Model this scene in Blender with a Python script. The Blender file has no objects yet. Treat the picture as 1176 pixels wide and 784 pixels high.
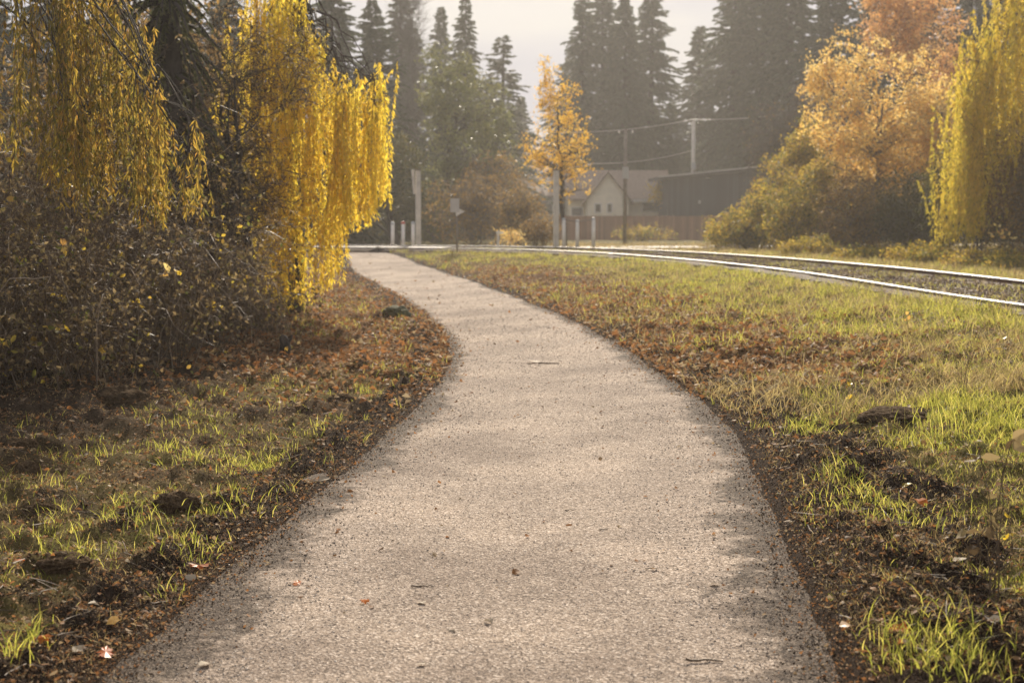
import bpy, math, random
import numpy as np
from math import radians as R

# ---------------------------------------------------------------- camera, sky, sun, exposure
SC = bpy.context.scene
COL = SC.collection
F, HOR = 1633.0, 242.0                       # focal length in photo pixels, horizon row
PITCH = math.atan((392 - HOR) / F)
CAMZ = 1.6
cam_d = bpy.data.cameras.new('camera'); cam = bpy.data.objects.new('camera', cam_d); COL.objects.link(cam)
cam.location = (0, 0, CAMZ); cam.rotation_euler = (math.pi / 2 - PITCH, 0, 0)
cam_d.sensor_width = 36; cam_d.lens = 36 * F / 1176; cam_d.clip_start = 0.1; cam_d.clip_end = 3000
cam_d.dof.use_dof = True; cam_d.dof.focus_distance = 8.0; cam_d.dof.aperture_fstop = 3.4
SC.camera = cam

SUN_AZ, SUN_EL = 3.0, 30.0                 # degrees left of straight ahead, above horizon
W = bpy.data.worlds.new('World'); SC.world = W; W.use_nodes = True
nt = W.node_tree; N = nt.nodes; L = nt.links
bg = N['Background']; bg.inputs['Strength'].default_value = 0.12
sky = N.new('ShaderNodeTexSky'); sky.sky_type = 'NISHITA'; sky.sun_disc = False
sky.sun_elevation = R(SUN_EL); sky.sun_rotation = R(SUN_AZ); sky.dust_density = 3.0; sky.air_density = 1.2
tc = N.new('ShaderNodeTexCoord'); mp = N.new('ShaderNodeMapping'); mp.inputs['Scale'].default_value = (1, 1, 3.2)
cn = N.new('ShaderNodeTexNoise'); cn.inputs['Scale'].default_value = 3.2; cn.inputs['Detail'].default_value = 5; cn.inputs['Roughness'].default_value = .5
cr = N.new('ShaderNodeValToRGB'); cr.color_ramp.elements[0].position = .36; cr.color_ramp.elements[1].position = .66
cr.color_ramp.elements[0].color = (2.15, 2.25, 2.75, 1); cr.color_ramp.elements[1].color = (3.2, 3.15, 3.1, 1)
mx = N.new('ShaderNodeMix'); mx.data_type = 'RGBA'; mx.inputs['Factor'].default_value = .975
L.new(tc.outputs['Generated'], mp.inputs['Vector']); L.new(mp.outputs['Vector'], cn.inputs['Vector'])
L.new(cn.outputs['Fac'], cr.inputs['Fac']); L.new(sky.outputs['Color'], mx.inputs['A']); L.new(cr.outputs['Color'], mx.inputs['B'])
L.new(mx.outputs['Result'], bg.inputs['Color'])

sd = bpy.data.lights.new('sun', 'SUN'); sd.energy = 5.0; sd.angle = R(0.6); sd.color = (1, .885, .73)
sun = bpy.data.objects.new('sun', sd); COL.objects.link(sun)
sun.rotation_euler = (R(90 - SUN_EL) * -1, 0, 0)
from mathutils import Vector
_sv = Vector((math.sin(R(SUN_AZ)) * math.cos(R(SUN_EL)), math.cos(R(SUN_AZ)) * math.cos(R(SUN_EL)), math.sin(R(SUN_EL))))
sun.rotation_euler = _sv.to_track_quat('Z', 'Y').to_euler()
sun.location = _sv * 60
SC.view_settings.view_transform = 'Standard'; SC.view_settings.look = 'None'
SC.view_settings.gamma = 1; SC.view_settings.exposure = 0.74
SC.render.engine = 'CYCLES'
cy = SC.cycles
cy.use_denoising = True; cy.max_bounces = 7; cy.diffuse_bounces = 3; cy.transmission_bounces = 4; cy.glossy_bounces = 2
cy.volume_bounces = 1; cy.use_adaptive_sampling = False; cy.sample_clamp_indirect = 6

rng = np.random.default_rng(7)
random.seed(7)

# ---------------------------------------------------------------- geometry of the view and the ground
def ray(px, py):
    u = (px - 588) / F; v = (392 - py) / F
    return np.array([u, math.cos(PITCH) + v * math.sin(PITCH), -math.sin(PITCH) + v * math.cos(PITCH)])
def at(px, py, Y):
    d = ray(px, py); t = Y / d[1]
    return np.array([d[0] * t, Y, CAMZ + d[2] * t])
def at_z(px, py, z):
    d = ray(px, py); t = (z - CAMZ) / d[2]
    return np.array([d[0] * t, d[1] * t, z])
def sstep(x): x = np.clip(x, 0, 1); return x * x * (3 - 2 * x)
def _h(ix, iy, s):
    n = (ix.astype(np.int64) * 374761393 + iy.astype(np.int64) * 668265263 + s * 982451653) & 0x7fffffff
    n = ((n ^ (n >> 13)) * 1274126177) & 0x7fffffff
    return ((n ^ (n >> 16)) & 0xffff) / 65535.0
def vn(x, y, s=0):
    x = np.asarray(x, float); y = np.asarray(y, float)
    ix = np.floor(x); iy = np.floor(y); fx = sstep(x - ix); fy = sstep(y - iy)
    a = _h(ix, iy, s); b = _h(ix + 1, iy, s); c = _h(ix, iy + 1, s); d = _h(ix + 1, iy + 1, s)
    return (a * (1 - fx) + b * fx) * (1 - fy) + (c * (1 - fx) + d * fx) * fy
def fbm(x, y, s=0, o=3):
    r = 0; a = .5; t = 0
    for i in range(o):
        r = r + a * vn(x * 2 ** i + 17 * i, y * 2 ** i - 9 * i, s + i); t += a; a *= .55
    return r / t

RAILZ = 0.55
near_px = [(1176, 355.6), (1127, 344.6), (1005, 322.5), (900, 308.3), (850, 302), (778.6, 296), (676.5, 288), (600, 284.9), (546, 283.8), (400, 283.4), (250, 283.2), (0, 283.0)]
near_rail = np.array([at_z(x, y, RAILZ)[:2] for x, y in near_px])
near_rail = np.vstack([[near_rail[0] + (near_rail[0] - near_rail[1]) * k for k in (8, 3, 1)], near_rail])
near_rail[:3, 0] = [6.4, 6.9, 6.9]; near_rail[:3, 1] = [-40, 2, 12]
def resample(P, step):
    d = np.r_[0, np.cumsum(np.hypot(*np.diff(P, axis=0).T))]
    n = max(2, int(d[-1] / step)); t = np.linspace(0, d[-1], n)
    return np.c_[np.interp(t, d, P[:, 0]), np.interp(t, d, P[:, 1])]
def smooth(P, k):
    for _ in range(k):
        Q = P.copy(); Q[1:-1] = (P[:-2] + 2 * P[1:-1] + P[2:]) / 4; P = Q
    return P
near_rail = smooth(resample(near_rail, .8), 30)
tan = np.gradient(near_rail, axis=0); tan /= np.hypot(*tan.T)[:, None]
nor = np.c_[tan[:, 1], -tan[:, 0]]            # right of travel = away from the path
GAUGE = np.interp(np.arange(len(near_rail)), [0, len(near_rail) * .5, len(near_rail)], [2.2, 2.2, 2.4])
far_rail = near_rail + nor * GAUGE[:, None]
mid_rail = (near_rail + far_rail) / 2
def rail_dist(X, Y):
    X = np.asarray(X, float); Y = np.asarray(Y, float); sh = X.shape
    q = np.c_[X.ravel(), Y.ravel()]; best = np.full(len(q), 1e9); side = np.zeros(len(q))
    M = mid_rail[::2]; T = np.gradient(M, axis=0)
    for m, t in zip(M, T):
        d = q - m; r = np.hypot(d[:, 0], d[:, 1]); k = r < best
        best[k] = r[k]; side[k] = np.sign(d[k, 0] * t[1] - d[k, 1] * t[0])
    return best.reshape(sh), side.reshape(sh)
BED = 0.40
def G0(X, Y):
    d, s = rail_dist(X, Y)
    z = np.where(s > 0, BED, BED * sstep(1 - (d - 1.5) / 7.0))
    z = z - np.where(s > 0, np.clip((np.asarray(Y) - 50) * .013, 0, .9) + .12 * sstep((d - 1.3) / 1.2), 0)
    return z
def gp(px, py):
    d = ray(px, py); Y = np.concatenate([np.arange(3, 30, .05), np.arange(30, 120, .2)]); t = Y / d[1]
    X = d[0] * t; z = CAMZ + d[2] * t; g = G0(X, Y); k = np.argmax(z < g)
    return np.array([X[k], Y[k], g[k]])
edge_px = [(784, 110, 985), (700, 205, 948), (650, 262, 925), (600, 322, 903), (550, 382, 880), (500, 440, 855), (460, 484, 812), (430, 510, 763),
           (400, 518, 720), (380, 510, 684), (360, 488, 643), (340, 460, 590), (325, 432, 550), (312, 408, 510), (300, 398, 474), (291, 398, 448), (286, 396, 430)]
EL = np.array([gp(l, y) for y, l, r in edge_px]); ER = np.array([gp(r, y) for y, l, r in edge_px])
def elx(Y): return np.interp(Y, np.r_[-40, EL[:, 1], 60], np.r_[EL[0, 0], EL[:, 0], EL[-1, 0] - 1.2])
def erx(Y): return np.interp(Y, np.r_[-40, ER[:, 1], 60], np.r_[ER[0, 0], ER[:, 0], ER[-1, 0] - 1.0])
def path_in(X, Y):                              # signed distance inside the path, + inside
    return np.minimum(X - elx(Y), erx(Y) - X)
def G(X, Y):
    X = np.asarray(X, float); Y = np.asarray(Y, float)
    z = G0(X, Y); p = path_in(X, Y); d, s = rail_dist(X, Y)
    out = sstep((-p + .02) / .35) * sstep((Y - 1) / 2)
    onbed = sstep((d - 1.1) / .6)
    rough = (fbm(X * 1.5, Y * 1.5, 3) - .45) * .18 + (fbm(X * 5.0, Y * 5.0, 5) - .5) * .15 + (fbm(X * 13, Y * 13, 8, 3) - .5) * .085
    z = z + out * onbed * rough * np.where(Y > 60, .4, 1)
    z = z + sstep((elx(Y) - X - .9) / 3.0) * .28 * sstep((48 - Y) / 8) * (Y < 48)       # left bank
    ridge = np.exp(-((X - erx(Y) - .28) / .24) ** 2) * sstep((12.5 - Y) / 4) * (.05 + .07 * fbm(X * 6, Y * 6, 44))
    z = z + ridge - .03 * sstep((p + .03) / .12)
    return z

# ---------------------------------------------------------------- helpers
def link(o, parent=None):
    COL.objects.link(o)
    if parent is not None: o.parent = parent
    return o
def tag(o, label=None, cat=None, group=None, kind=None):
    if label: o['label'] = label
    if cat: o['category'] = cat
    if group: o['group'] = group
    if kind: o['kind'] = kind
    return o
def thing(name, loc, label, cat, group=None):
    o = bpy.data.objects.new(name, None); o.empty_display_size = .2; link(o)
    o.location = tuple(float(v) for v in loc)
    return tag(o, label, cat, group)
class Acc:
    def __init__(s): s.v = []; s.f = []; s.r = []; s.n = 0
    def add(s, V, Fc, rnd=None):
        V = np.asarray(V, float).reshape(-1, 3)
        if len(V) == 0: return s
        Fc = np.asarray(Fc)
        s.v.append(V); s.f.append(Fc + s.n); s.n += len(V)
        s.r.append(np.full(len(V), .5) if rnd is None else np.asarray(rnd, float).ravel())
        return s
    def box(s, c, size, rot=0, top=None):
        x, y, z = [q / 2 for q in size]; v = np.array([[i * x, j * y, k * z] for k in (-1, 1) for j in (-1, 1) for i in (-1, 1)], float)
        if top is not None: v[4:, :2] *= top
        a = math.cos(rot), math.sin(rot); v = np.c_[v[:, 0] * a[0] - v[:, 1] * a[1], v[:, 0] * a[1] + v[:, 1] * a[0], v[:, 2]] + np.array(c)
        return s.add(v, [[0, 2, 3, 1], [4, 5, 7, 6], [0, 1, 5, 4], [1, 3, 7, 5], [3, 2, 6, 7], [2, 0, 4, 6]])
    def mesh(s, name, mat, parent=None, smooth_=False, extra=None):
        off = np.array(parent.location) if parent is not None else np.zeros(3)
        V = np.vstack(s.v) - off
        me = bpy.data.meshes.new(name)
        loops = np.concatenate([f.ravel() for f in s.f]); cnt = np.concatenate([np.full(len(f), f.shape[1]) for f in s.f])
        me.vertices.add(len(V)); me.vertices.foreach_set('co', V.astype(np.float32).ravel())
        me.loops.add(len(loops)); me.loops.foreach_set('vertex_index', loops.astype(np.int32))
        me.polygons.add(len(cnt)); me.polygons.foreach_set('loop_start', np.r_[0, np.cumsum(cnt)[:-1]].astype(np.int32))
        try: me.polygons.foreach_set('loop_total', cnt.astype(np.int32))
        except Exception: pass
        me.polygons.foreach_set('use_smooth', np.full(len(cnt), smooth_))
        a = me.attributes.new('rnd', 'FLOAT', 'POINT'); a.data.foreach_set('value', np.concatenate(s.r).astype(np.float32))
        for k, arr in (extra or {}).items():
            a = me.attributes.new(k, 'FLOAT', 'POINT'); a.data.foreach_set('value', np.asarray(arr, np.float32).ravel())
        me.update(calc_edges=True); me.validate()
        me.materials.append(mat)
        o = bpy.data.objects.new(name, me); return link(o, parent)
def tubes(acc, P, Rr, sides=4, cap=False):
    """P (n,k,3) polylines, Rr (n,k) radii"""
    P = np.asarray(P, float); Rr = np.asarray(Rr, float)
    if P.ndim == 2: P = P[None]; Rr = Rr[None]
    n, k, _ = P.shape
    if n == 0: return acc
    T = np.gradient(P, axis=1); T /= np.linalg.norm(T, axis=2, keepdims=True) + 1e-9
    ref = np.where(np.abs(T[:, :1, 2:3]) > .8, np.array([1., .13, 0]), np.array([.07, .05, 1.]))
    A = np.cross(T, np.broadcast_to(ref, T.shape)); A /= np.linalg.norm(A, axis=2, keepdims=True) + 1e-9
    B = np.cross(T, A); th = np.linspace(0, 2 * np.pi, sides, endpoint=False)
    V = P[:, :, None] + Rr[:, :, None, None] * (A[:, :, None] * np.cos(th)[None, None, :, None] + B[:, :, None] * np.sin(th)[None, None, :, None])
    idx = np.arange(n * k * sides).reshape(n, k, sides); nx = np.roll(idx, -1, axis=2)
    Q = np.stack([idx[:, :-1], nx[:, :-1], nx[:, 1:], idx[:, 1:]], -1).reshape(-1, 4)
    rnd = np.repeat(rng.random(n), k * sides)
    acc.add(V, Q, rnd)
    if cap:
        for i in range(n):
            c = P[i, -1] + T[i, -1] * Rr[i, -1] * .2
            base = acc.n; ring = V[i, -1]
            acc.add(np.vstack([ring, c]), [[j, (j + 1) % sides, sides] for j in range(sides)])
    return acc
def unit(v): return v / (np.linalg.norm(v, axis=-1, keepdims=True) + 1e-9)
def leaves(acc, P, D, length, width, fold=.25, rnd=None):
    """diamond leaves: P base points, D directions, length/width arrays"""
    n = len(P); D = unit(D); length = np.broadcast_to(length, n)[:, None]; width = np.broadcast_to(width, n)[:, None]
    S = unit(np.cross(D, unit(rng.normal(size=(n, 3))))); U = np.cross(S, D)
    m = P + D * length * .45 + U * width * fold
    tip = P + D * length - U * length * .12
    V = np.stack([P, m - S * width * .5, tip, m + S * width * .5], 1)
    idx = np.arange(4 * n).reshape(n, 4)
    r = rng.random(n) if rnd is None else rnd
    return acc.add(V, idx, np.repeat(r, 4))
def frag(acc, P, D, Nn, length, width, rnd=None, lobes=False):
    """broader leaves with a curled outline, 8 vertices round a centre"""
    n = len(P); D = unit(D); S = unit(np.cross(D, Nn)); U = np.cross(S, D)
    if lobes: sh = np.array([(-.02, 0), (.08, .30), (.30, .22), (.38, .5), (.58, .24), (.80, .28), (.78, .1), (1, 0)])
    else: sh = np.array([(0, 0), (.12, .20), (.32, .40), (.52, .42), (.70, .33), (.84, .2), (.93, .09), (1, 0)])
    sh = np.vstack([sh, [(x, -y) for x, y in sh[-2:0:-1]]])
    k = len(sh); curl = rng.normal(size=(n, 1)) * .35; tw = rng.normal(size=(n, 1)) * .3
    x = sh[None, :, 0] + rng.normal(size=(n, k)) * .02; y = sh[None, :, 1] * (1 + .12 * rng.normal(size=(n, k)))
    z = curl * (y * y * 2.2) + tw * (x - .5) ** 2 * 1.6
    l = np.broadcast_to(length, n)[:, None, None]; w = np.broadcast_to(width, n)[:, None, None]
    V = P[:, None] + D[:, None] * x[..., None] * l + S[:, None] * y[..., None] * w + U[:, None] * z[..., None] * w
    C = P[:, None] + D[:, None] * .5 * l - U[:, None] * .03 * l
    V = np.concatenate([V, C], 1); b = np.arange(n)[:, None] * (k + 1)
    tri = np.stack([b + np.arange(k), b + (np.arange(k) + 1) % k, b + k + 0 * np.arange(k)], -1).reshape(-1, 3)
    r = rng.random(n) if rnd is None else rnd
    return acc.add(V, tri, np.repeat(r, k + 1))

# ---------------------------------------------------------------- materials
def newmat(name):
    m = bpy.data.materials.new(name); m.use_nodes = True
    n = m.node_tree.nodes; p = n['Principled BSDF']
    return m, n, m.node_tree.links, p
def ramp(n, cols, pos=None):
    r = n.new('ShaderNodeValToRGB'); e = r.color_ramp.elements
    pos = pos or [i / (len(cols) - 1) for i in range(len(cols))]
    e[0].position = pos[0]; e[0].color = (*cols[0], 1); e[1].position = pos[-1]; e[1].color = (*cols[-1], 1)
    for c, q in zip(cols[1:-1], pos[1:-1]): x = e.new(q); x.color = (*c, 1)
    return r
def noise(n, l, scale, detail=4, rough=.6, vec=None):
    t = n.new('ShaderNodeTexNoise'); t.inputs['Scale'].default_value = scale; t.inputs['Detail'].default_value = detail; t.inputs['Roughness'].default_value = rough
    if vec is None:
        c = n.new('ShaderNodeTexCoord'); vec = c.outputs['Object']
    l.new(vec, t.inputs['Vector']); return t
def mixc(n, l, a, b, fac):
    m = n.new('ShaderNodeMix'); m.data_type = 'RGBA'
    for s, v in (('A', a), ('B', b), ('Factor', fac)):
        if hasattr(v, 'links') or hasattr(v, 'is_linked'): l.new(v, m.inputs[s])
        elif s == 'Factor': m.inputs[s].default_value = v
        else: m.inputs[s].default_value = (*v, 1)
    return m.outputs['Result']
def mth(n, l, op, a, b=None, clamp=False):
    m = n.new('ShaderNodeMath'); m.operation = op; m.use_clamp = clamp
    for i, v in enumerate((a, b)):
        if v is None: continue
        if isinstance(v, (int, float)): m.inputs[i].default_value = v
        else: l.new(v, m.inputs[i])
    return m.outputs[0]
def attr(n, name):
    a = n.new('ShaderNodeAttribute'); a.attribute_name = name; return a.outputs['Fac']
def bump(n, l, h, p, strength=.5, dist=.02, prev=None):
    b = n.new('ShaderNodeBump'); b.inputs['Strength'].default_value = strength; b.inputs['Distance'].default_value = dist
    l.new(h, b.inputs['Height'])
    if prev is not None: l.new(prev, b.inputs['Normal'])
    l.new(b.outputs['Normal'], p.inputs['Normal']); return b.outputs['Normal']
def leafmat(name, cols, trans=.5, rough=.55, tboost=1.15, spec=.22):
    m, n, l, p = newmat(name); r = ramp(n, cols); l.new(attr(n, 'rnd'), r.inputs['Fac'])
    l.new(r.outputs['Color'], p.inputs['Base Color']); p.inputs['Roughness'].default_value = rough; p.inputs['Specular IOR Level'].default_value = spec
    t = n.new('ShaderNodeBsdfTranslucent'); g = n.new('ShaderNodeVectorMath'); g.operation = 'SCALE'; g.inputs['Scale'].default_value = tboost
    l.new(r.outputs['Color'], g.inputs[0]); l.new(g.outputs[0], t.inputs['Color'])
    mx = n.new('ShaderNodeMixShader'); mx.inputs[0].default_value = trans
    l.new(p.outputs[0], mx.inputs[1]); l.new(t.outputs[0], mx.inputs[2]); l.new(mx.outputs[0], n['Material Output'].inputs['Surface'])
    return m
def plain(name, col, rough=.7, var=.25, scale=8, metal=0, bmp=.3, spec=.4):
    m, n, l, p = newmat(name); t = noise(n, l, scale)
    a = tuple(c * (1 - var) for c in col); b = tuple(min(1, c * (1 + var)) for c in col)
    r = ramp(n, [a, b], [.3, .7]); l.new(t.outputs['Fac'], r.inputs['Fac']); l.new(r.outputs['Color'], p.inputs['Base Color'])
    p.inputs['Roughness'].default_value = rough; p.inputs['Metallic'].default_value = metal; p.inputs['Specular IOR Level'].default_value = spec
    if bmp: bump(n, l, t.outputs['Fac'], p, bmp, .02)
    return m
def m_ground():
    m, n, l, p = newmat('ground_soil'); 
    big = noise(n, l, 1.3, 5).outputs['Fac']; mid = noise(n, l, 9, 5, .65).outputs['Fac']; fine = noise(n, l, 70, 4, .7).outputs['Fac']
    base = ramp(n, [(.028, .018, .010), (.085, .055, .030), (.19, .135, .075)], [.3, .52, .75]); l.new(fine, base.inputs['Fac'])
    moss = ramp(n, [(.07, .07, .018), (.17, .16, .035), (.28, .24, .07)], [.3, .5, .72]); l.new(mid, moss.inputs['Fac'])
    mm = mth(n, l, 'MULTIPLY', attr(n, 'moss'), mth(n, l, 'MULTIPLY', mth(n, l, 'SUBTRACT', big, .32), 3.6, True), True)
    c = mixc(n, l, base.outputs['Color'], moss.outputs['Color'], mth(n, l, 'MULTIPLY', mm, .85))
    lit = ramp(n, [(.09, .045, .024), (.22, .105, .045), (.32, .21, .10)], [.35, .5, .7]); l.new(mid, lit.inputs['Fac'])
    lf = mth(n, l, 'MULTIPLY', attr(n, 'litter'), mth(n, l, 'MULTIPLY', mth(n, l, 'SUBTRACT', fine, .38), 4, True), True)
    c = mixc(n, l, c, lit.outputs['Color'], lf)
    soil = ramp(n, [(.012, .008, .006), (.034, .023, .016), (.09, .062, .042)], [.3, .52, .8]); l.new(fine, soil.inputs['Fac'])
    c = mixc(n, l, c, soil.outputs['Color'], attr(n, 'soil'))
    l.new(c, p.inputs['Base Color']); p.inputs['Roughness'].default_value = .95; p.inputs['Specular IOR Level'].default_value = .03
    pr = bump(n, l, mid, p, .8, .04); bump(n, l, fine, p, .9, .015, pr)
    return m
def m_gravel():
    m, n, l, p = newmat('crushed_gravel')
    co = n.new('ShaderNodeTexCoord').outputs['Object']
    v = n.new('ShaderNodeTexVoronoi'); v.inputs['Scale'].default_value = 130; l.new(co, v.inputs['Vector'])
    v2 = n.new('ShaderNodeTexVoronoi'); v2.inputs['Scale'].default_value = 60; l.new(co, v2.inputs['Vector'])
    sep = n.new('ShaderNodeSeparateColor'); l.new(v.outputs['Color'], sep.inputs[0])
    st = ramp(n, [(.09, .07, .056), (.23, .185, .145), (.34, .275, .22), (.58, .51, .44)], [0, .35, .8, 1]); l.new(sep.outputs[0], st.inputs['Fac'])
    big = noise(n, l, .9, 5, .6, co).outputs['Fac']; mid = noise(n, l, 14, 4, .6, co).outputs['Fac']
    tone = ramp(n, [(.82, .78, .75), (1.06, 1.03, 1.0), (1.28, 1.24, 1.19)], [.38, .5, .62]); l.new(big, tone.inputs['Fac'])
    mu = n.new('ShaderNodeMix'); mu.data_type = 'RGBA'; mu.blend_type = 'MULTIPLY'; mu.inputs['Factor'].default_value = 1
    l.new(st.outputs['Color'], mu.inputs['A']); l.new(tone.outputs['Color'], mu.inputs['B'])
    e = attr(n, 'rim_soil')
    f = mth(n, l, 'MULTIPLY', mth(n, l, 'SUBTRACT', mth(n, l, 'ADD', e, mth(n, l, 'ADD', mth(n, l, 'MULTIPLY', noise(n, l, 3.5, 4, .65, co).outputs['Fac'], 1.5), mth(n, l, 'MULTIPLY', mid, .6))), 1.30), 2.6, True)
    soil = ramp(n, [(.022, .015, .011), (.075, .053, .037), (.20, .16, .12)], [.25, .7, 1]); l.new(sep.outputs[1], soil.inputs['Fac'])
    c = mixc(n, l, mu.outputs['Result'], soil.outputs['Color'], mth(n, l, 'MULTIPLY', f, .93))
    l.new(c, p.inputs['Base Color']); p.inputs['Roughness'].default_value = .9; p.inputs['Specular IOR Level'].default_value = .12
    pr = bump(n, l, v2.outputs['Distance'], p, .35, .008); pr = bump(n, l, v.outputs['Distance'], p, .8, .005, pr); bump(n, l, mid, p, .35, .02, pr)
    return m
def m_planks(name, col, scale=9, axis=0):
    m, n, l, p = newmat(name); co = n.new('ShaderNodeTexCoord').outputs['Object']
    s = n.new('ShaderNodeSeparateXYZ'); l.new(co, s.inputs[0])
    k = mth(n, l, 'MULTIPLY', s.outputs[axis], scale); fl = mth(n, l, 'FLOOR', k); fr = mth(n, l, 'FRACT', k)
    w = n.new('ShaderNodeTexWhiteNoise'); w.noise_dimensions = '1D'; l.new(fl, w.inputs['W'])
    r = ramp(n, [tuple(c * .7 for c in col), tuple(c * 1.25 for c in col)]); l.new(w.outputs['Value'], r.inputs['Fac'])
    gap = mth(n, l, 'LESS_THAN', fr, .07); t = noise(n, l, 4, 4)
    c = mixc(n, l, r.outputs['Color'], tuple(q * .6 for q in col), mth(n, l, 'MULTIPLY', t.outputs['Fac'], .6))
    c = mixc(n, l, c, tuple(q * .25 for q in col), gap)
    l.new(c, p.inputs['Base Color']); p.inputs['Roughness'].default_value = .8
    bump(n, l, mth(n, l, 'SUBTRACT', 1.0, gap), p, .6, .02)
    return m
M = dict(
    ground=m_ground(), gravel=m_gravel(),
    bark=plain('bark', (.075, .058, .045), .9, .45, 14, bmp=.8), bark_dark=plain('dark_bark', (.040, .031, .025), .9, .4, 10, bmp=.8),
    bark_grey=plain('grey_bark', (.13, .115, .10), .85, .4, 16, bmp=.6), twig=plain('dry_twig', (.11, .074, .043), .7, .45, 30, bmp=.2),
    cane=leafmat('bramble_cane', [(.05, .032, .02), (.11, .07, .042), (.17, .12, .075), (.42, .33, .23)], .06, .5, 1, .3),
    willow=leafmat('willow_leaf_yellow', [(.46, .40, .045), (.68, .53, .055), (.80, .61, .08), (.74, .49, .05)], .74, tboost=1.3),
    willow_lime=leafmat('willow_leaf_lime', [(.36, .32, .04), (.56, .46, .05), (.72, .56, .08), (.66, .46, .05)], .68, tboost=1.3),
    willow_green=leafmat('willow_leaf_olive', [(.12, .12, .03), (.22, .18, .035), (.44, .30, .05), (.44, .24, .05)], .62, tboost=1.2),
    orange=leafmat('orange_leaf', [(.56, .31, .08), (.68, .44, .11), (.74, .54, .16), (.66, .55, .26)], .55, .45, 1.3, .35),
    amber=leafmat('amber_leaf', [(.44, .21, .08), (.58, .32, .11), (.62, .42, .16)], .55, .45, 1.3, .35),
    gold=leafmat('gold_birch_leaf', [(.56, .34, .04), (.74, .50, .06), (.66, .36, .04), (.55, .42, .08)], .55, .45, 1.3, .35),
    shrub=leafmat('shrub_leaf', [(.09, .10, .022), (.20, .19, .035), (.52, .36, .05), (.22, .13, .035)], .55, .5, 1.3),
    shrub_brown=leafmat('brown_shrub_leaf', [(.10, .065, .03), (.20, .125, .045), (.32, .20, .06), (.15, .13, .045)], .5, .5, 1.3),
    hedge=leafmat('dark_green_leaf', [(.04, .045, .016), (.08, .082, .025), (.15, .12, .035)], .45, .45),
    broad=leafmat('pale_green_leaf', [(.09, .11, .035), (.16, .17, .055), (.22, .20, .06)], .45, .4),
    needle=leafmat('conifer_needle', [(.035, .052, .028), (.065, .088, .042), (.10, .115, .05)], .35, .6),
    needle_warm=leafmat('conifer_needle_warm', [(.05, .058, .025), (.10, .105, .04), (.15, .14, .055)], .4, .6),
    dead=leafmat('dead_leaf', [(.09, .06, .03), (.21, .145, .07), (.36, .27, .13), (.16, .13, .05)], .35, .6, 1.2, .15),
    litter=leafmat('fallen_leaf', [(.09, .05, .025), (.22, .115, .05), (.38, .17, .055), (.29, .19, .10), (.42, .33, .20)], .35, .62, 1.2, .12),
    red=leafmat('orange_red_leaf', [(.55, .12, .02), (.62, .22, .04)], .5, .4), yellow=leafmat('yellow_leaf', [(.6, .42, .04), (.7, .5, .06)], .55, .4),
    pale=leafmat('pale_dry_leaf', [(.34, .28, .20), (.50, .43, .33)], .2, .7, 1.0, .1),
    grass=leafmat('grass_blade', [(.11, .125, .025), (.24, .25, .04), (.42, .40, .07), (.50, .42, .11)], .6, .5, 1.4, .15),
    straw=leafmat('dry_grass', [(.12, .085, .05), (.32, .24, .10), (.52, .41, .17)], .5, .6, 1.3, .1),
    pebble=plain('pebble', (.27, .225, .18), .75, .5, 60, bmp=0),
    clod=plain('dark_soil_clod', (.050, .037, .026), .9, .5, 25, bmp=.9), moss=plain('mossy_stone', (.085, .085, .04), .9, .5, 9, bmp=.6),
    rail=plain('worn_rail_steel', (.36, .345, .33), .52, .45, 5, metal=1, bmp=0), railside=plain('rusty_rail_side', (.16, .08, .05), .8, .4, 20),
    ballast=plain('ballast', (.085, .056, .036), .9, .6, 26, bmp=1), sleeper=plain('sleeper_wood', (.085, .07, .06), .85, .4, 6),
    whitepaint=plain('white_painted_wood', (.72, .68, .62), .6, .12, 4), palewood=plain('weathered_pale_wood', (.62, .57, .50), .75, .2, 3),
    wood=plain('pole_wood', (.22, .185, .15), .8, .3, 5), metal=plain('galvanised_metal', (.42, .42, .42), .4, .1, 10, metal=.8, bmp=0),
    cream=plain('cream_wall', (.84, .76, .60), .8, .08, 3), bluegrey=plain('pale_blue_wall', (.48, .50, .53), .8, .08, 3),
    roof=plain('brown_shingle_roof', (.27, .20, .155), .85, .25, 6), roofdark=plain('dark_roof_edge', (.05, .046, .044), .6, .2, 6),
    shed=m_planks('dark_grey_siding', (.042, .048, .062), 5), fence=m_planks('brown_fence_boards', (.32, .17, .10), 7),
    glass=plain('window_glass', (.05, .055, .06), .12, .1, 3, bmp=0, spec=.8), road=plain('road_asphalt', (.23, .205, .175), .75, .15, 12, bmp=.3),
    wire=plain('power_wire', (.45, .42, .38), .35, .1, 5, bmp=0), reflector=plain('red_reflector', (.5, .10, .06), .3, .1, 5, bmp=0), signback=plain('sign_back_aluminium', (.50, .47, .43), .5, .1, 4),
)

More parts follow.
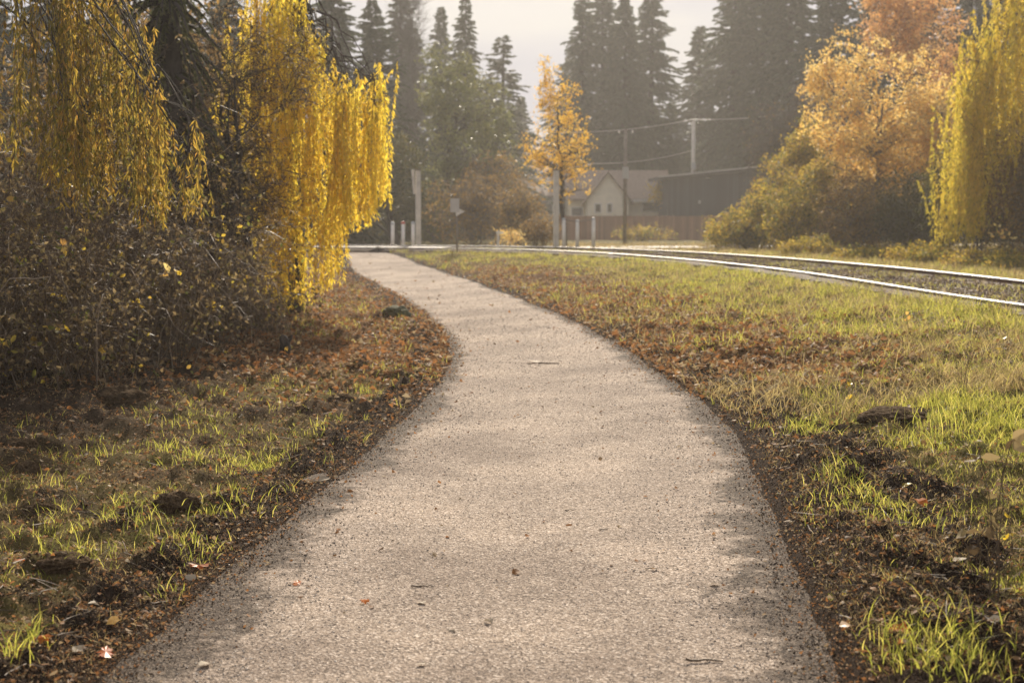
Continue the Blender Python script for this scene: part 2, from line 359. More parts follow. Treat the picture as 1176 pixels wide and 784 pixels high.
# ---------------------------------------------------------------- ground, path, road, track bed
def soft(a, b, x): return sstep((x - a) / (b - a))
def masks(X, Y):
    p = path_in(X, Y); right = X > (elx(Y) + erx(Y)) / 2; off = -p
    n1 = fbm(X * .8, Y * .8, 21); n2 = fbm(X * 2.5, Y * 2.5, 31)
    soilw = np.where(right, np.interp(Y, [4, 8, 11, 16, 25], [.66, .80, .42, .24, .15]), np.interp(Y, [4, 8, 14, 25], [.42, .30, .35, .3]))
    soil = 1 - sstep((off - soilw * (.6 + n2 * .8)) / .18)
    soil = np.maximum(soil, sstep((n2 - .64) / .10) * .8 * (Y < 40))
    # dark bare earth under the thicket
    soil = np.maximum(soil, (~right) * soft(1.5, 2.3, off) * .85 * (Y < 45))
    litter = np.where(right, np.exp(-((off - 1.0) / 1.3) ** 2) * soft(10, 14, Y) * (1 - soft(30, 40, Y)) * 1.35, soft(12, 15, Y) * (1 - soft(36, 42, Y)) * 1.0)
    litter = np.clip(litter * (.35 + n1 * 1.2), 0, 1)
    moss = np.where(right, .55 + .6 * n1, .55 * soft(.3, .6, n1) * (Y < 26)) * (1 - litter * .8)
    d, s = rail_dist(X, Y); bed = 1 - sstep((d - 1.15) / .5)
    return soil, litter, np.clip(moss, 0, 1) * (1 - bed * .8), bed
def build_ground():
    ys = [3.0]
    while ys[-1] < 70: ys.append(ys[-1] + max(.022, .0062 * ys[-1]))
    while ys[-1] < 172: ys.append(ys[-1] * 1.05)
    ys = np.r_[-175, -150, -60, -25, -12, -6, -2, 0, 1, 2, 2.6, ys]
    core = np.linspace(-1, 1, 460); s = np.r_[-np.geomspace(1.04, 60, 26)[::-1], core, np.geomspace(1.04, 60, 26)]
    hw = np.abs(ys) * .42 + 2.2
    X = s[None] * hw[:, None]; X = np.clip(X, -175, 175); X[:, 0] = -175 - 0 * X[:, 0]; X[:, -1] = 175
    X += np.linspace(-1e-3, 1e-3, X.shape[1])[None]
    Y = np.repeat(ys[:, None], X.shape[1], 1)
    Z = G(X, Y); a = Acc(); r, c = X.shape; idx = np.arange(r * c).reshape(r, c)
    Q = np.stack([idx[:-1, :-1], idx[:-1, 1:], idx[1:, 1:], idx[1:, :-1]], -1).reshape(-1, 4)
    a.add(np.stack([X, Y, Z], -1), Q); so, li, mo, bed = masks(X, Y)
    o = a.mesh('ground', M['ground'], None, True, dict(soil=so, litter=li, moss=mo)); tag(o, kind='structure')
build_ground()
def build_path():
    ys = [2.0]
    while ys[-1] < 48: ys.append(ys[-1] + max(.03, .006 * ys[-1]))
    ys = np.r_[-30, -10, 0, 1, ys]; t = np.linspace(0, 1, 110)
    l = elx(ys) - .10 + (fbm(ys * 1.8, ys * 0, 5) - .5) * .26; r = erx(ys) + .10 + (fbm(ys * 1.8, ys * 0 + 40, 6) - .5) * .26
    X = l[:, None] * (1 - t) + r[:, None] * t; Y = np.repeat(ys[:, None], len(t), 1)
    crown = (1 - (2 * t - 1) ** 4)[None] * .012
    Z = G0(X, Y) + crown - .012 + (fbm(X * 3, Y * 3, 55) - .5) * .016 + (fbm(X * 20, Y * 20, 57, 2) - .5) * .006
    idx = np.arange(X.size).reshape(X.shape)
    Q = np.stack([idx[:-1, :-1], idx[:-1, 1:], idx[1:, 1:], idx[1:, :-1]], -1).reshape(-1, 4)
    edge = 1 - sstep(np.minimum(X - l[:, None], r[:, None] - X) / np.interp(Y, [4, 9, 20, 45], [.75, .60, .35, .2]))
    o = Acc().add(np.stack([X, Y, Z], -1), Q).mesh('gravel_path', M['gravel'], None, True, dict(rim_soil=edge)); tag(o, kind='structure')
build_path()
def path_z(X, Y): return G0(X, Y) + (fbm(X * 3, Y * 3, 55) - .5) * .016 - .002

# road running behind the crossing
def strip(name, pts, w, mat, dz):
    P = smooth(resample(np.array(pts, float), 1.0), 10); T = np.gradient(P, axis=0); T /= np.hypot(*T.T)[:, None]; Nn = np.c_[-T[:, 1], T[:, 0]]
    a = Acc(); k = len(P); t = np.linspace(-1, 1, 5); V = []
    for s in t:
        q = P + Nn * w / 2 * s; V.append(np.c_[q, G0(q[:, 0], q[:, 1]) + dz])
    V = np.stack(V, 1); idx = np.arange(k * 5).reshape(k, 5)
    Q = np.stack([idx[:-1, :-1], idx[1:, :-1], idx[1:, 1:], idx[:-1, 1:]], -1).reshape(-1, 4)
    return tag(a.add(V, Q).mesh(name, mat, None, True), kind='structure')
yc = float(near_rail[-1, 1])
strip('road', [(-60, yc + 6.2), (-14, yc + 6.0), (4, yc + 7.2), (16, yc + 13), (34, yc + 26)], 3.6, M['road'], .07)

# ---------------------------------------------------------------- railway track
track = thing('railway_track', (near_rail[8, 0], near_rail[8, 1], BED), 'curved single railway track with two shining rails crossing the far end of the path', 'railway track')
def sweep(P, prof, z):
    T = np.gradient(P, axis=0); T /= np.hypot(*T.T)[:, None]; Nn = np.c_[T[:, 1], -T[:, 0]]
    V = np.stack([np.c_[P + Nn * u, np.full(len(P), 0.) + z + w] for u, w in prof], 1); k = len(prof)
    idx = np.arange(len(P) * k).reshape(-1, k); nx = np.roll(idx, -1, 1)
    Q = np.stack([idx[:-1], idx[1:], nx[1:], nx[:-1]], -1).reshape(-1, 4)
    return V, Q
cant = np.linspace(.05, .0, len(near_rail))
for P, zz in ((near_rail, 0 * cant), (far_rail, cant)):
    prof = [(-.07, -.14), (-.07, -.125), (-.012, -.11), (-.012, -.045), (-.035, -.035), (-.035, -.006), (.035, -.006), (.035, -.035), (.012, -.045), (.012, -.11), (.07, -.125), (.07, -.14)]
    V, Q = sweep(P, prof, (RAILZ + zz))
    body = Acc().add(V, Q).mesh('rail', M['railside'], track)
    V, Q = sweep(P, [(-.037, -.028), (-.036, -.004), (-.029, 0), (.029, 0), (.036, -.004), (.037, -.028)], (RAILZ + zz))
    Acc().add(V, Q).mesh('rail_head', M['rail'], track)
cum = np.r_[0, np.cumsum(np.hypot(*np.diff(mid_rail, axis=0).T))]
k0 = np.argmin(abs(mid_rail[:, 1] - 14)); sl = 0
for d in np.arange(cum[k0], cum[-1], .72):
    if sl >= 84: break
    x = np.interp(d, cum, mid_rail[:, 0]); y = np.interp(d, cum, mid_rail[:, 1])
    if x < -3.2: break
    x2 = np.interp(d + .3, cum, mid_rail[:, 0]); y2 = np.interp(d + .3, cum, mid_rail[:, 1])
    g = float(np.interp(d, cum, GAUGE))
    Acc().box((x, y, BED + .002), (.24, g + .75, .16), math.atan2(y2 - y, x2 - x) + random.uniform(-.03, .03)).mesh('sleeper', M['sleeper'], track); sl += 1
V, Q = sweep(mid_rail, [(-1.75, -.08), (-1.4, .095), (-1.2, .115), (-.6, .09), (.6, .085), (1.2, .105), (1.45, .09), (1.9, -.10)], np.full(len(mid_rail), BED - .01))
V = V.copy(); V[..., 2] += (fbm(V[..., 0] * 4, V[..., 1] * 4, 71) - .5) * .06
Acc().add(V, Q).mesh('ballast', M['ballast'], track, True)
kx = (mid_rail[:, 0] < -1.6) & (mid_rail[:, 0] > -6.4); Pm = mid_rail[kx]
V, Q = sweep(Pm, [(-.80, -.1), (-.80, .125), (.80, .125), (.80, -.1)], np.full(len(Pm), BED)); Acc().add(V, Q).mesh('crossing_panel', M['road'], track)
V, Q = sweep(Pm, [(-1.9, -.1), (-1.06, .125), (-1.06, -.1)], np.full(len(Pm), BED)); Acc().add(V, Q).mesh('crossing_panel', M['road'], track)

# ---------------------------------------------------------------- posts, bollards, signs
def gz(x, y): return float(G0(x, y))
def base(px, py_top, Y):
    b = at(px, 280, Y); z = gz(b[0], Y); return np.array([b[0], Y, z]), at(px, py_top, Y)[2] - z
def lathe(acc, c, prof, sides=12):
    th = np.linspace(0, 2 * np.pi, sides, endpoint=False); k = len(prof)
    V = np.array([[c[0] + r * math.cos(t), c[1] + r * math.sin(t), c[2] + z] for r, z in prof for t in th])
    idx = np.arange(k * sides).reshape(k, sides); nx = np.roll(idx, -1, 1)
    return acc.add(V, np.stack([idx[:-1], nx[:-1], nx[1:], idx[1:]], -1).reshape(-1, 4))
for px, yt, Y, lab in ((451, 255, 45.2, 'white bollard with bright cap, nearest the willow strands of the trio beside the path end'),
                       (463, 254.5, 44.6, 'white bollard with a reddish top, middle of the trio beside the path end'),
                       (474.5, 254.5, 45.2, 'white bollard standing right beside the tall square pale post')):
    b, h = base(px, yt, Y); t = thing('bollard', b, lab, 'bollard', 'white bollards where the path meets the crossing')
    lathe(Acc(), b, [(.0, -.1), (.058, -.1), (.054, h - .06), (.0, h - .06)]).mesh('post', M['whitepaint'], t, True)
    lathe(Acc(), b, [(.062, h - .075), (.064, h - .03), (.045, h), (.0, h + .008)]).mesh('cap', M['reflector'] if px == 463 else M['metal'], t, True)
b0, _ = base(663, 252, 47.5)
bar = thing('post_barrier', b0, 'low barrier of three white posts joined by a thin top rail, before the brown fence', 'barrier')
tops = []
for px, yt in ((647.5, 250.5), (663, 252.5), (681.5, 250)):
    b, h = base(px, yt, 47.5); tops.append(b + [0, 0, h - .06])
    p = lathe(Acc(), b, [(.0, -.1), (.062, -.1), (.055, h - .05), (0, h - .05)]).mesh('post', M['whitepaint'], bar, True)
    c = lathe(Acc(), b, [(.062, h - .06), (.062, h - .02), (.04, h), (0, h + .01)]).mesh('cap', M['metal'], None, True)
    c.parent = p; c.location = -p.location; c.matrix_parent_inverse.identity(); c.location = -np.array(bar.location)
tubes(Acc(), np.array(tops), np.full(3, .018), 6).mesh('top_rail', M['wood'], bar)
def square_post(px, yt, Y, w, lab, slat):
    b, h = base(px, yt, Y); t = thing('gate_post', b, lab, 'post', 'tall pale posts either side of the crossing')
    Acc().box(b + [0, 0, h / 2 - .1], (w, w, h + .2), .3).mesh('post', M['palewood'], t)
    Acc().box(b + [0, 0, h + .02], (w + .04, w + .04, .04), .3).mesh('cap', M['wood'], t)
    if slat:
        a = Acc(); p0 = b + [-w * .8, -.04, h - .75]; p1 = b + [-w * 1.15, -.04, h + .02]
        tubes(a, np.array([p0, p1]), np.array([.035, .05]), 4, True).mesh('side_board', M['palewood'], t)
square_post(480.5, 196, 46.0, .145, 'tall square pale post with a short board nailed to its top, beside three bollards', True)
square_post(638.5, 196, 47.0, .15, 'tall square pale post standing half behind the gold leaved tree', False)
# sign seen from behind
Y = 40.0; X = at(525, 280, Y)[0]; z0 = gz(X, Y); zt = at(525, 226, Y)[2]
sg = thing('trail_sign', (X, Y, z0), 'trail sign seen from behind on a thin post, rectangle plate above a small triangle', 'sign')
lathe(Acc(), (X, Y, z0), [(0, -.2), (.022, -.2), (.022, zt - z0 - .05), (0, zt - z0 - .05)], 8).mesh('post', M['wood'], sg, True)
zc = at(525, 236, Y)[2]
a = Acc(); a.box((X - .06, Y - .035, zc), (.26, .012, .38), -.25); a.mesh('sign_plate', M['signback'], sg)
zc = at(525, 243, Y)[2]; tri = np.array([[-.03, -.13], [.22, 0], [-.03, .12]]); a = Acc()
V = np.array([[X + u, Y - .05 + d, zc + w] for d in (0, .012) for u, w in tri]); a.add(V, [[0, 1, 2], [5, 4, 3]]).add(V, [[0, 3, 4, 1], [1, 4, 5, 2], [2, 5, 3, 0]]); a.mesh('triangle_plate', M['whitepaint'], sg)
# small white marker
b, h = base(572, 265, 46.5); mk = thing('track_marker', b, 'short white marker stake with a small cross board, between sign and gold tree', 'marker')
Acc().box(b + [0, 0, h / 2], (.07, .05, h), .2).mesh('stake', M['whitepaint'], mk); Acc().box(b + [.06, -.032, h - .06], (.24, .012, .07)).mesh('cross_board', M['whitepaint'], mk)
# utility poles and wires
def pole(px, yt, Y, r, lab, arm, mat):
    b, h = base(px, yt, Y); t = thing('utility_pole', b, lab, 'utility pole')
    lathe(Acc(), b, [(0, -.3), (r * 1.25, -.3), (r, h), (0, h)], 10).mesh('pole', mat, t, True)
    if arm: 
        for z in (h - .25, h - .25 - arm): Acc().box(b + [0, -r - .05, z], (1.1, .09, .1), .15).mesh('crossarm', mat, t)
    for s in (-.3, .3): lathe(Acc(), b + [s, -r - .05, h - .2], [(0, 0), (.04, 0), (.05, .06), (.03, .12), (0, .12)], 8).mesh('insulator', M['whitepaint'], t, True)
    g = Acc().box(b + [0, -r - .14, h * .62], (.26, .2, .5)).mesh('junction_box', M['metal'], t); return t
pole(795, 139, 104, .13, 'wooden utility pole rising behind the dark grey shed', 0, M['palewood'])
pole(717.5, 148, 64, .075, 'thin dark utility pole standing before the cream house roof', 0, M['wood'])
def wire(pts, sag, r, lab):
    A = []; 
    for (p, q) in zip(pts[:-1], pts[1:]):
        t = np.linspace(0, 1, 14)[:, None]; A.append(p + (q - p) * t - np.array([0, 0, 1]) * (4 * t * (1 - t)) * sag)
    P = np.vstack(A); o = tubes(Acc(), P, np.full(len(P), r), 5).mesh('power_line', M['wire'], None, True)
    return tag(o, lab, 'power line', 'overhead lines about the utility poles')
top = lambda px, py, Y: at(px, py, Y)
wire([top(600, 150, 112), top(795, 137.5, 103.9), top(1010, 110, 95)], .45, .026, 'overhead line reaching the very top of the pole behind the shed')
wire([top(600, 190, 84), top(680, 188, 90), top(794, 173, 103.7)], .25, .026, 'lower overhead line sagging from the shed pole towards the gold tree')
wire([top(811, 204.5, 91), top(866, 186, 103)], .35, .026, 'short drop line sagging in front of the grey shed wall')

# ---------------------------------------------------------------- houses, shed, fence
def quad(acc, pts): return acc.add(np.array(pts), [[0, 1, 2, 3]])
def roof_gable_x(acc, x0, x1, y0, y1, ze, zr, th=.14, oh=.4):
    ym = (y0 + y1) / 2; sl = (zr - ze) / (ym - y0); ya, yb = y0 - oh, y1 + oh; za = ze - sl * oh
    pr = [(ya, za), (ym, zr), (yb, za), (yb, za - th), (ym, zr - th), (ya, za - th)]
    V = np.array([[x, y, z] for x in (x0 - .3, x1 + .3) for y, z in pr])
    return acc.add(V, [[i, (i + 1) % 6, (i + 1) % 6 + 6, i + 6] for i in range(6)] + [[0, 5, 4, 1], [1, 4, 3, 2], [6, 7, 10, 11], [7, 8, 9, 10]])
def gable_wall(acc, x0, x1, y0, y1, zb, ze, zr, along='x'):
    acc.box(((x0 + x1) / 2, (y0 + y1) / 2, (zb + ze) / 2), (x1 - x0, y1 - y0, ze - zb))
    if along == 'x':
        ym = (y0 + y1) / 2; V = np.array([[x, y, z] for x in (x0, x1) for y, z in ((y0, ze), (y1, ze), (ym, zr))])
    else:
        xm = (x0 + x1) / 2; V = np.array([[x, y, z] for y in (y0, y1) for x, z in ((x0, ze), (x1, ze), (xm, zr))])
    return acc.add(V, [[0, 1, 2], [3, 5, 4]])
def window(par, x, y, z, w, h):
    f = Acc(); t = .07
    for c, s in (((x, y, z + h / 2), (w + t, .08, t)), ((x, y, z - h / 2), (w + t, .08, t)), ((x - w / 2, y, z), (t, .076, h - t)), ((x + w / 2, y, z), (t, .076, h - t))): f.box(c, s)
    fo = f.mesh('window', M['whitepaint'], par); g = Acc().box((x, y + .02, z), (w - .04, .03, h - .04)).mesh('pane', M['glass'])
    g.parent = fo; g.location = -np.array(par.location)
Yh = 100.; x0, x1 = at(655, 0, Yh)[0], at(771, 0, Yh)[0]; zb = gz(x0, Yh) - .2; ze = at(0, 225, Yh)[2]; zr = at(0, 195.5, Yh + 4)[2]
ho = thing('cream_house', ((x0 + x1) / 2, Yh + 4, zb), 'cream bungalow with brown shingle roof and a pointed front gable, beyond the fence', 'house')
gable_wall(Acc(), x0, x1, Yh, Yh + 8, zb, ze, zr - .15).mesh('wall', M['cream'], ho)
rf = roof_gable_x(Acc(), x0, x1, Yh, Yh + 8, ze, zr).mesh('roof', M['roof'], ho)
Acc().box(((x0 + x1) / 2 + 1.9, Yh - .46, ze - .33), (x1 - x0 - 3.4, .06, .20)).mesh('gutter', M['whitepaint'], ho)
gx = at(698, 0, Yh)[0]; gw = 1.45; gy = Yh - 1.4; gze = at(0, 229, gy)[2]; gzr = at(0, 199, gy)[2]
gable_wall(Acc(), gx - gw, gx + gw, gy, Yh + 1, zb, gze, gzr, 'y').mesh('gable_wall', M['cream'], ho)
a = Acc(); s = (gzr - gze) / gw
for sg_ in (-1, 1):
    V = np.array([[gx + sg_ * u, y, gze + s * (gw - u) + dz + .03] for y in (gy - .35, Yh + 2.5) for u, dz in ((0, .12), (gw + .3, .12), (gw + .3, 0), (0, 0))])
    a.add(V, [[0, 1, 5, 4], [1, 2, 6, 5], [2, 3, 7, 6], [0, 3, 2, 1], [4, 5, 6, 7]])
a.mesh('gable_roof', M['roof'], ho)
for px, w in ((688, .42), (701.5, .32)): window(ho, at(px, 0, gy)[0], gy - .03, at(0, 239, gy)[2], w, .62)
window(ho, at(752, 0, Yh)[0], Yh - .03, at(0, 238, Yh)[2], 1.5, .6); window(ho, at(664, 0, Yh)[0], Yh - .03, at(0, 243, Yh)[2], .8, .6)
Yb = 110.; x0, x1 = at(596, 0, Yb)[0], at(645, 0, Yb)[0]; zb = gz(x0, Yb) - .2; ze = at(0, 222, Yb)[2]; zr = at(0, 203, Yb + 3)[2]
hb = thing('pale_house', ((x0 + x1) / 2, Yb + 3, zb), 'small pale blue grey house half hidden behind the gold leaved tree', 'house')
gable_wall(Acc(), x0, x1, Yb, Yb + 6, zb, ze, zr - .15).mesh('wall', M['bluegrey'], hb); roof_gable_x(Acc(), x0, x1, Yb, Yb + 6, ze, zr).mesh('roof', M['roof'], hb)
window(hb, at(628, 0, Yb)[0], Yb - .03, at(0, 240, Yb)[2], 1.0, .9)
Ys = 92.; x0, x1 = at(769, 0, Ys)[0], at(905, 0, Ys)[0]; zb = gz(x0, Ys) - .2; zl = at(769, 206, Ys)[2]; zh = zl + (x1 - x0) * .10
sh = thing('dark_shed', ((x0 + x1) / 2, Ys + 3, zb), 'dark grey outbuilding with a shallow sloping flat roof behind the brown fence', 'shed')
V = np.array([[x, y, z] for y in (Ys, Ys + 6) for x, z in ((x0, zb), (x1, zb), (x1, zh), (x0, zl))]); Acc().add(V, [[0, 1, 2, 3], [5, 4, 7, 6], [1, 5, 6, 2], [4, 0, 3, 7]]).mesh('wall', M['shed'], sh)
V = np.array([[x, y, z] for y in (Ys - .5, Ys + 6.4) for x, z in ((x0 - .65, zl - .04), (x1 + .3, zh + .06), (x1 + .3, zh + .28), (x0 - .65, zl + .17))]); Acc().add(V, [[0, 1, 2, 3], [5, 4, 7, 6], [1, 5, 6, 2], [4, 0, 3, 7], [3, 2, 6, 7], [0, 4, 5, 1]]).mesh('roof', M['roofdark'], sh)
V = np.array([[x, y, z] for y in (Ys - .56, Ys - .503) for x, z in ((x0 - .66, zl + .10), (x1 + .3, zh + .21), (x1 + .3, zh + .30), (x0 - .66, zl + .19))]); Acc().add(V, [[0, 1, 2, 3], [5, 4, 7, 6], [3, 2, 6, 7], [0, 4, 5, 1], [4, 0, 3, 7], [1, 5, 6, 2]]).mesh('roof_highlight_strip', M['signback'], sh)  # added pale strip, paints the bright highlight along the roof's top front edge
lx = at(806, 0, Ys)[0]; Acc().box((lx, Ys - .06, at(0, 232, Ys)[2]), (.14, .12, .2)).mesh('wall_lamp', M['metal'], sh)
Yf = 88.; fx = np.arange(at(640, 0, Yf)[0], at(850, 0, Yf)[0], 1.8); zf = gz(fx[3], Yf); zt = at(0, 248, Yf)[2]
fe = thing('board_fence', (fx[0], Yf, zf), 'reddish brown board fence in front of the house and grey shed', 'fence')
for i, x in enumerate(fx):
    Acc().box((x, Yf + .08, (zf + zt) / 2 - .05), (.12, .12, zt - zf + .2)).mesh('post', M['wood'], fe)
    if i < len(fx) - 1: Acc().box((x + .9, Yf, (zf + zt) / 2 + random.uniform(-.02, .02)), (1.79, .04, zt - zf)).mesh('board_panel', M['fence'], fe)

# ---------------------------------------------------------------- plants: generators
def bez(A, B, C, k):
    t = np.linspace(0, 1, k)[None, :, None]; return A[:, None] * (1 - t) ** 2 + 2 * B[:, None] * t * (1 - t) + C[:, None] * t ** 2
def wob(P, amp):
    k = P.shape[1]; w = np.sin(np.linspace(0, np.pi, k))[None, :, None]; return P + rng.normal(size=P.shape) * amp * w
def sample_ell(env, n, seed=0, gap=.42, shell=.45):
    """points in a union of ellipsoids [(c, r, weight)], thinned by noise so the crown has gaps"""
    out = []; w = np.array([e[2] for e in env], float); w /= w.sum()
    while sum(len(o) for o in out) < n:
        i = rng.choice(len(env), size=n, p=w); d = unit(rng.normal(size=(n, 3))); rr = np.clip(rng.random(n) ** shell, 0, 1)
        rr = rr * (.86 + .30 * vn(d[:, 0] * 2.3 + i * 7, d[:, 1] * 1.5 + d[:, 2] * 2.3, seed))
        C = np.array([env[j][0] for j in i]); Q = C + d * rr[:, None] * np.array([env[j][1] for j in i])
        s = 1.4 / max(.3, float(np.mean([e[1][0] for e in env])))
        keep = fbm(Q[:, 0] * s + Q[:, 1] * s * .7, Q[:, 2] * s + Q[:, 1] * s * .5, seed + 3) > gap
        out.append(Q[keep])
    return np.vstack(out)[:n]
def E_(px, py, Y, rx, ry, rd, w=1): return (at(px, py, Y), np.array([rx * Y / F, rd, ry * Y / F]), w)
def tree(name, label, cat, base_, env, n, per, leaf, mat, bark, trunk_r=.12, trunks=1, spread=.3, lim=10, twigs=3, group=None, droop=.2, gap=.42, shell=.45, tr=.004, crown='crown', lw=.55, trunk_top=.8, twiglen=.45):
    b = np.array(base_, float); t = thing(name, b, label, cat, group)
    T = sample_ell(env, n, int(abs(b[0] * 13 + b[1])) % 90, gap, shell); T[:, 2] = np.maximum(T[:, 2], b[2] + .12)
    zt = T[:, 2].max(); c = T.mean(0)
    wood = Acc(); nodes = []
    for k in range(trunks):
        off = np.clip(rng.normal(size=2), -1.2, 1.2) * spread * (trunks > 1); e = np.array([c[0] + off[0] * 1.3, c[1] + off[1] * 1.5, b[2] + (zt - b[2]) * trunk_top * random.uniform(.85, 1)])
        s0 = b + np.r_[off * .35, -.15]; m_ = (s0 + e) / 2 + np.r_[rng.normal(size=2) * .07 * (zt - b[2]) * .3, 0]
        P = wob(bez(s0[None], m_[None], e[None], 12), (zt - b[2]) * .012)
        tubes(wood, P, np.linspace(trunk_r, trunk_r * .12, 12)[None], 8); nodes.append((P[0], np.linspace(trunk_r, trunk_r * .12, 12)))
    wood.mesh('trunk', bark, t, True)
    br = Acc(); tp = np.vstack([p for p, r in nodes]); trr = np.concatenate([r for p, r in nodes])
    def attach(Q, pool, prad, up=.55):
        dz = Q[:, None, 2] - pool[None, :, 2]; dh = np.hypot(Q[:, None, 0] - pool[None, :, 0], Q[:, None, 1] - pool[None, :, 1])
        cost = np.abs(dz - up * dh) + dh * .6; j = cost.argmin(1); return pool[j], prad[j]
    li = rng.choice(len(T), min(lim, len(T)), replace=False); A, ar = attach(T[li], tp, trr)
    B = (A + T[li]) / 2 + np.c_[np.zeros((len(A), 2)), -.05 + .18 * np.linalg.norm(T[li] - A, axis=1)]
    P = wob(bez(A, B, T[li], 9), .05 * trunk_r * 6); r0 = np.clip(ar * .7, tr * 2, trunk_r * .5)
    tubes(br, P, r0[:, None] * np.linspace(1, .22, 9)[None], 5)
    pool = np.vstack([tp, P.reshape(-1, 3)]); pr = np.concatenate([trr, (r0[:, None] * np.linspace(1, .22, 9)[None]).ravel()])
    A, ar = attach(T, pool, pr, .4); ln = np.linalg.norm(T - A, axis=1)
    B = (A + T) / 2 + np.c_[rng.normal(size=(n, 2)) * .06 * ln[:, None], .16 * ln]; Pb = wob(bez(A, B, T, 6), .02)
    tubes(br, Pb, np.clip(ar * .45, tr, trunk_r * .22)[:, None] * np.linspace(1, .35, 6)[None], 4)
    if twigs:
        k = n * twigs; S = np.repeat(Pb[:, 4], twigs, 0) + (np.repeat(Pb[:, 5] - Pb[:, 4], twigs, 0)) * rng.random((k, 1)) * 1.0
        D = unit(np.repeat(unit(Pb[:, 5] - Pb[:, 3]), twigs, 0) + rng.normal(size=(k, 3)) * .8); Ln = twiglen * (.5 + rng.random((k, 1)))
        Pt = wob(bez(S, S + D * Ln * .5 + [0, 0, .03], S + D * Ln - np.array([0, 0, 1]) * droop * Ln, 5), .012)
        tubes(br, Pt, tr * np.linspace(1, .4, 5)[None].repeat(k, 0), 3)
    else: Pt = Pb
    br.mesh('branches', bark, t, True)
    if per:
        src = Pt; q = rng.integers(0, len(src), n * per); f = rng.random(n * per) * .85 + .15; kk = (f * (src.shape[1] - 1)); i0 = np.clip(kk.astype(int), 0, src.shape[1] - 2); fr = (kk - i0)[:, None]
        p = src[q, i0] * (1 - fr) + src[q, i0 + 1] * fr + rng.normal(size=(len(q), 3)) * leaf * .8
        D = unit(rng.normal(size=(len(q), 3)) + [0, 0, -.5]); l_ = leaf * (.6 + .8 * rng.random(len(q)))
        tint = np.clip(.25 * rng.normal(size=len(q)) + .5 + .5 * (vn(p[:, 0] * 1.3, p[:, 2] * 1.3 + p[:, 1], 5) - .5), 0, 1)
        leaves(Acc(), p, D, l_, l_ * lw, .2, tint).mesh(crown, mat, t)
    return t
def willow(label, base_, strands, mat, bark, trunk_r, leaf, step, crown_top, group='weeping willows trailing yellow strands', limbs=12):
    """strands: (n,3) top points, (n,) lengths, outward vector"""
    T, Ln, out = strands; n = len(T); b = np.array(base_, float); t = thing('willow_tree', b, label, 'willow tree', group)
    top_ = b + crown_top; P = wob(bez(b[None] - [0, 0, .2], (b + [crown_top[0] * .1, crown_top[1] * .2, crown_top[2] * .5])[None], top_[None], 10), .06)
    tubes(Acc(), P, np.linspace(trunk_r, trunk_r * .3, 10)[None], 10).mesh('trunk', bark, t, True)
    br = Acc(); li = rng.choice(n, min(limbs * 3, n), replace=False); A = P[0][rng.integers(6, 10, len(li))]; B = (A + T[li]) / 2 + [0, 0, .9]
    tubes(br, wob(bez(A, B, T[li], 9), .05), np.linspace(trunk_r * .11, .005, 9)[None].repeat(len(li), 0), 5); pool = bez(A, B, T[li], 9).reshape(-1, 3)
    j = np.array([np.argmin(((pool - q) ** 2).sum(1)) for q in T]); A = pool[j]
    tubes(br, bez(A, (A + T) / 2 + [0, 0, .08], T, 5), np.linspace(.006, .003, 5)[None].repeat(n, 0), 3); br.mesh('branches', bark, t, True)
    K = 16; s = np.linspace(0, 1, K)[None, :, None]; L3 = Ln[:, None, None]
    ph = rng.random((n, 2)) * 6.28; sway = np.stack([np.sin(ph[:, :1] + s[..., 0] * 3.2), np.sin(ph[:, 1:] + s[..., 0] * 2.6), 0 * s[..., 0].repeat(n, 0)], -1)
    S = T[:, None] + out[:, None] * (1 - np.exp(-3.5 * s)) - np.array([0, 0, 1]) * L3 * (s + .12 * np.exp(-6 * s) - .12) + sway * .05 * L3 * s
    tw = Acc(); tubes(tw, S, np.linspace(.0032, .0012, K)[None].repeat(n, 0), 3); tw.mesh('twigs', M['twig'], t)
    cnt = (Ln / step).astype(int); q = np.repeat(np.arange(n), cnt); f = rng.random(len(q)) ** .9 * .97 + .03
    kk = f * (K - 1); i0 = np.clip(kk.astype(int), 0, K - 2); fr = (kk - i0)[:, None]; p = S[q, i0] * (1 - fr) + S[q, i0 + 1] * fr
    D = np.c_[rng.normal(size=(len(q), 2)) * .42, -.6 - .7 * rng.random(len(q))]; l_ = leaf * (.55 + .7 * rng.random(len(q)))
    tint = np.clip(.5 + .18 * rng.normal(size=len(q)) + .5 * (rng.random(n)[q] - .5), 0, 1)
    leaves(Acc(), p, D, l_, l_ * .19, .1, tint).mesh('crown', mat, t); return t
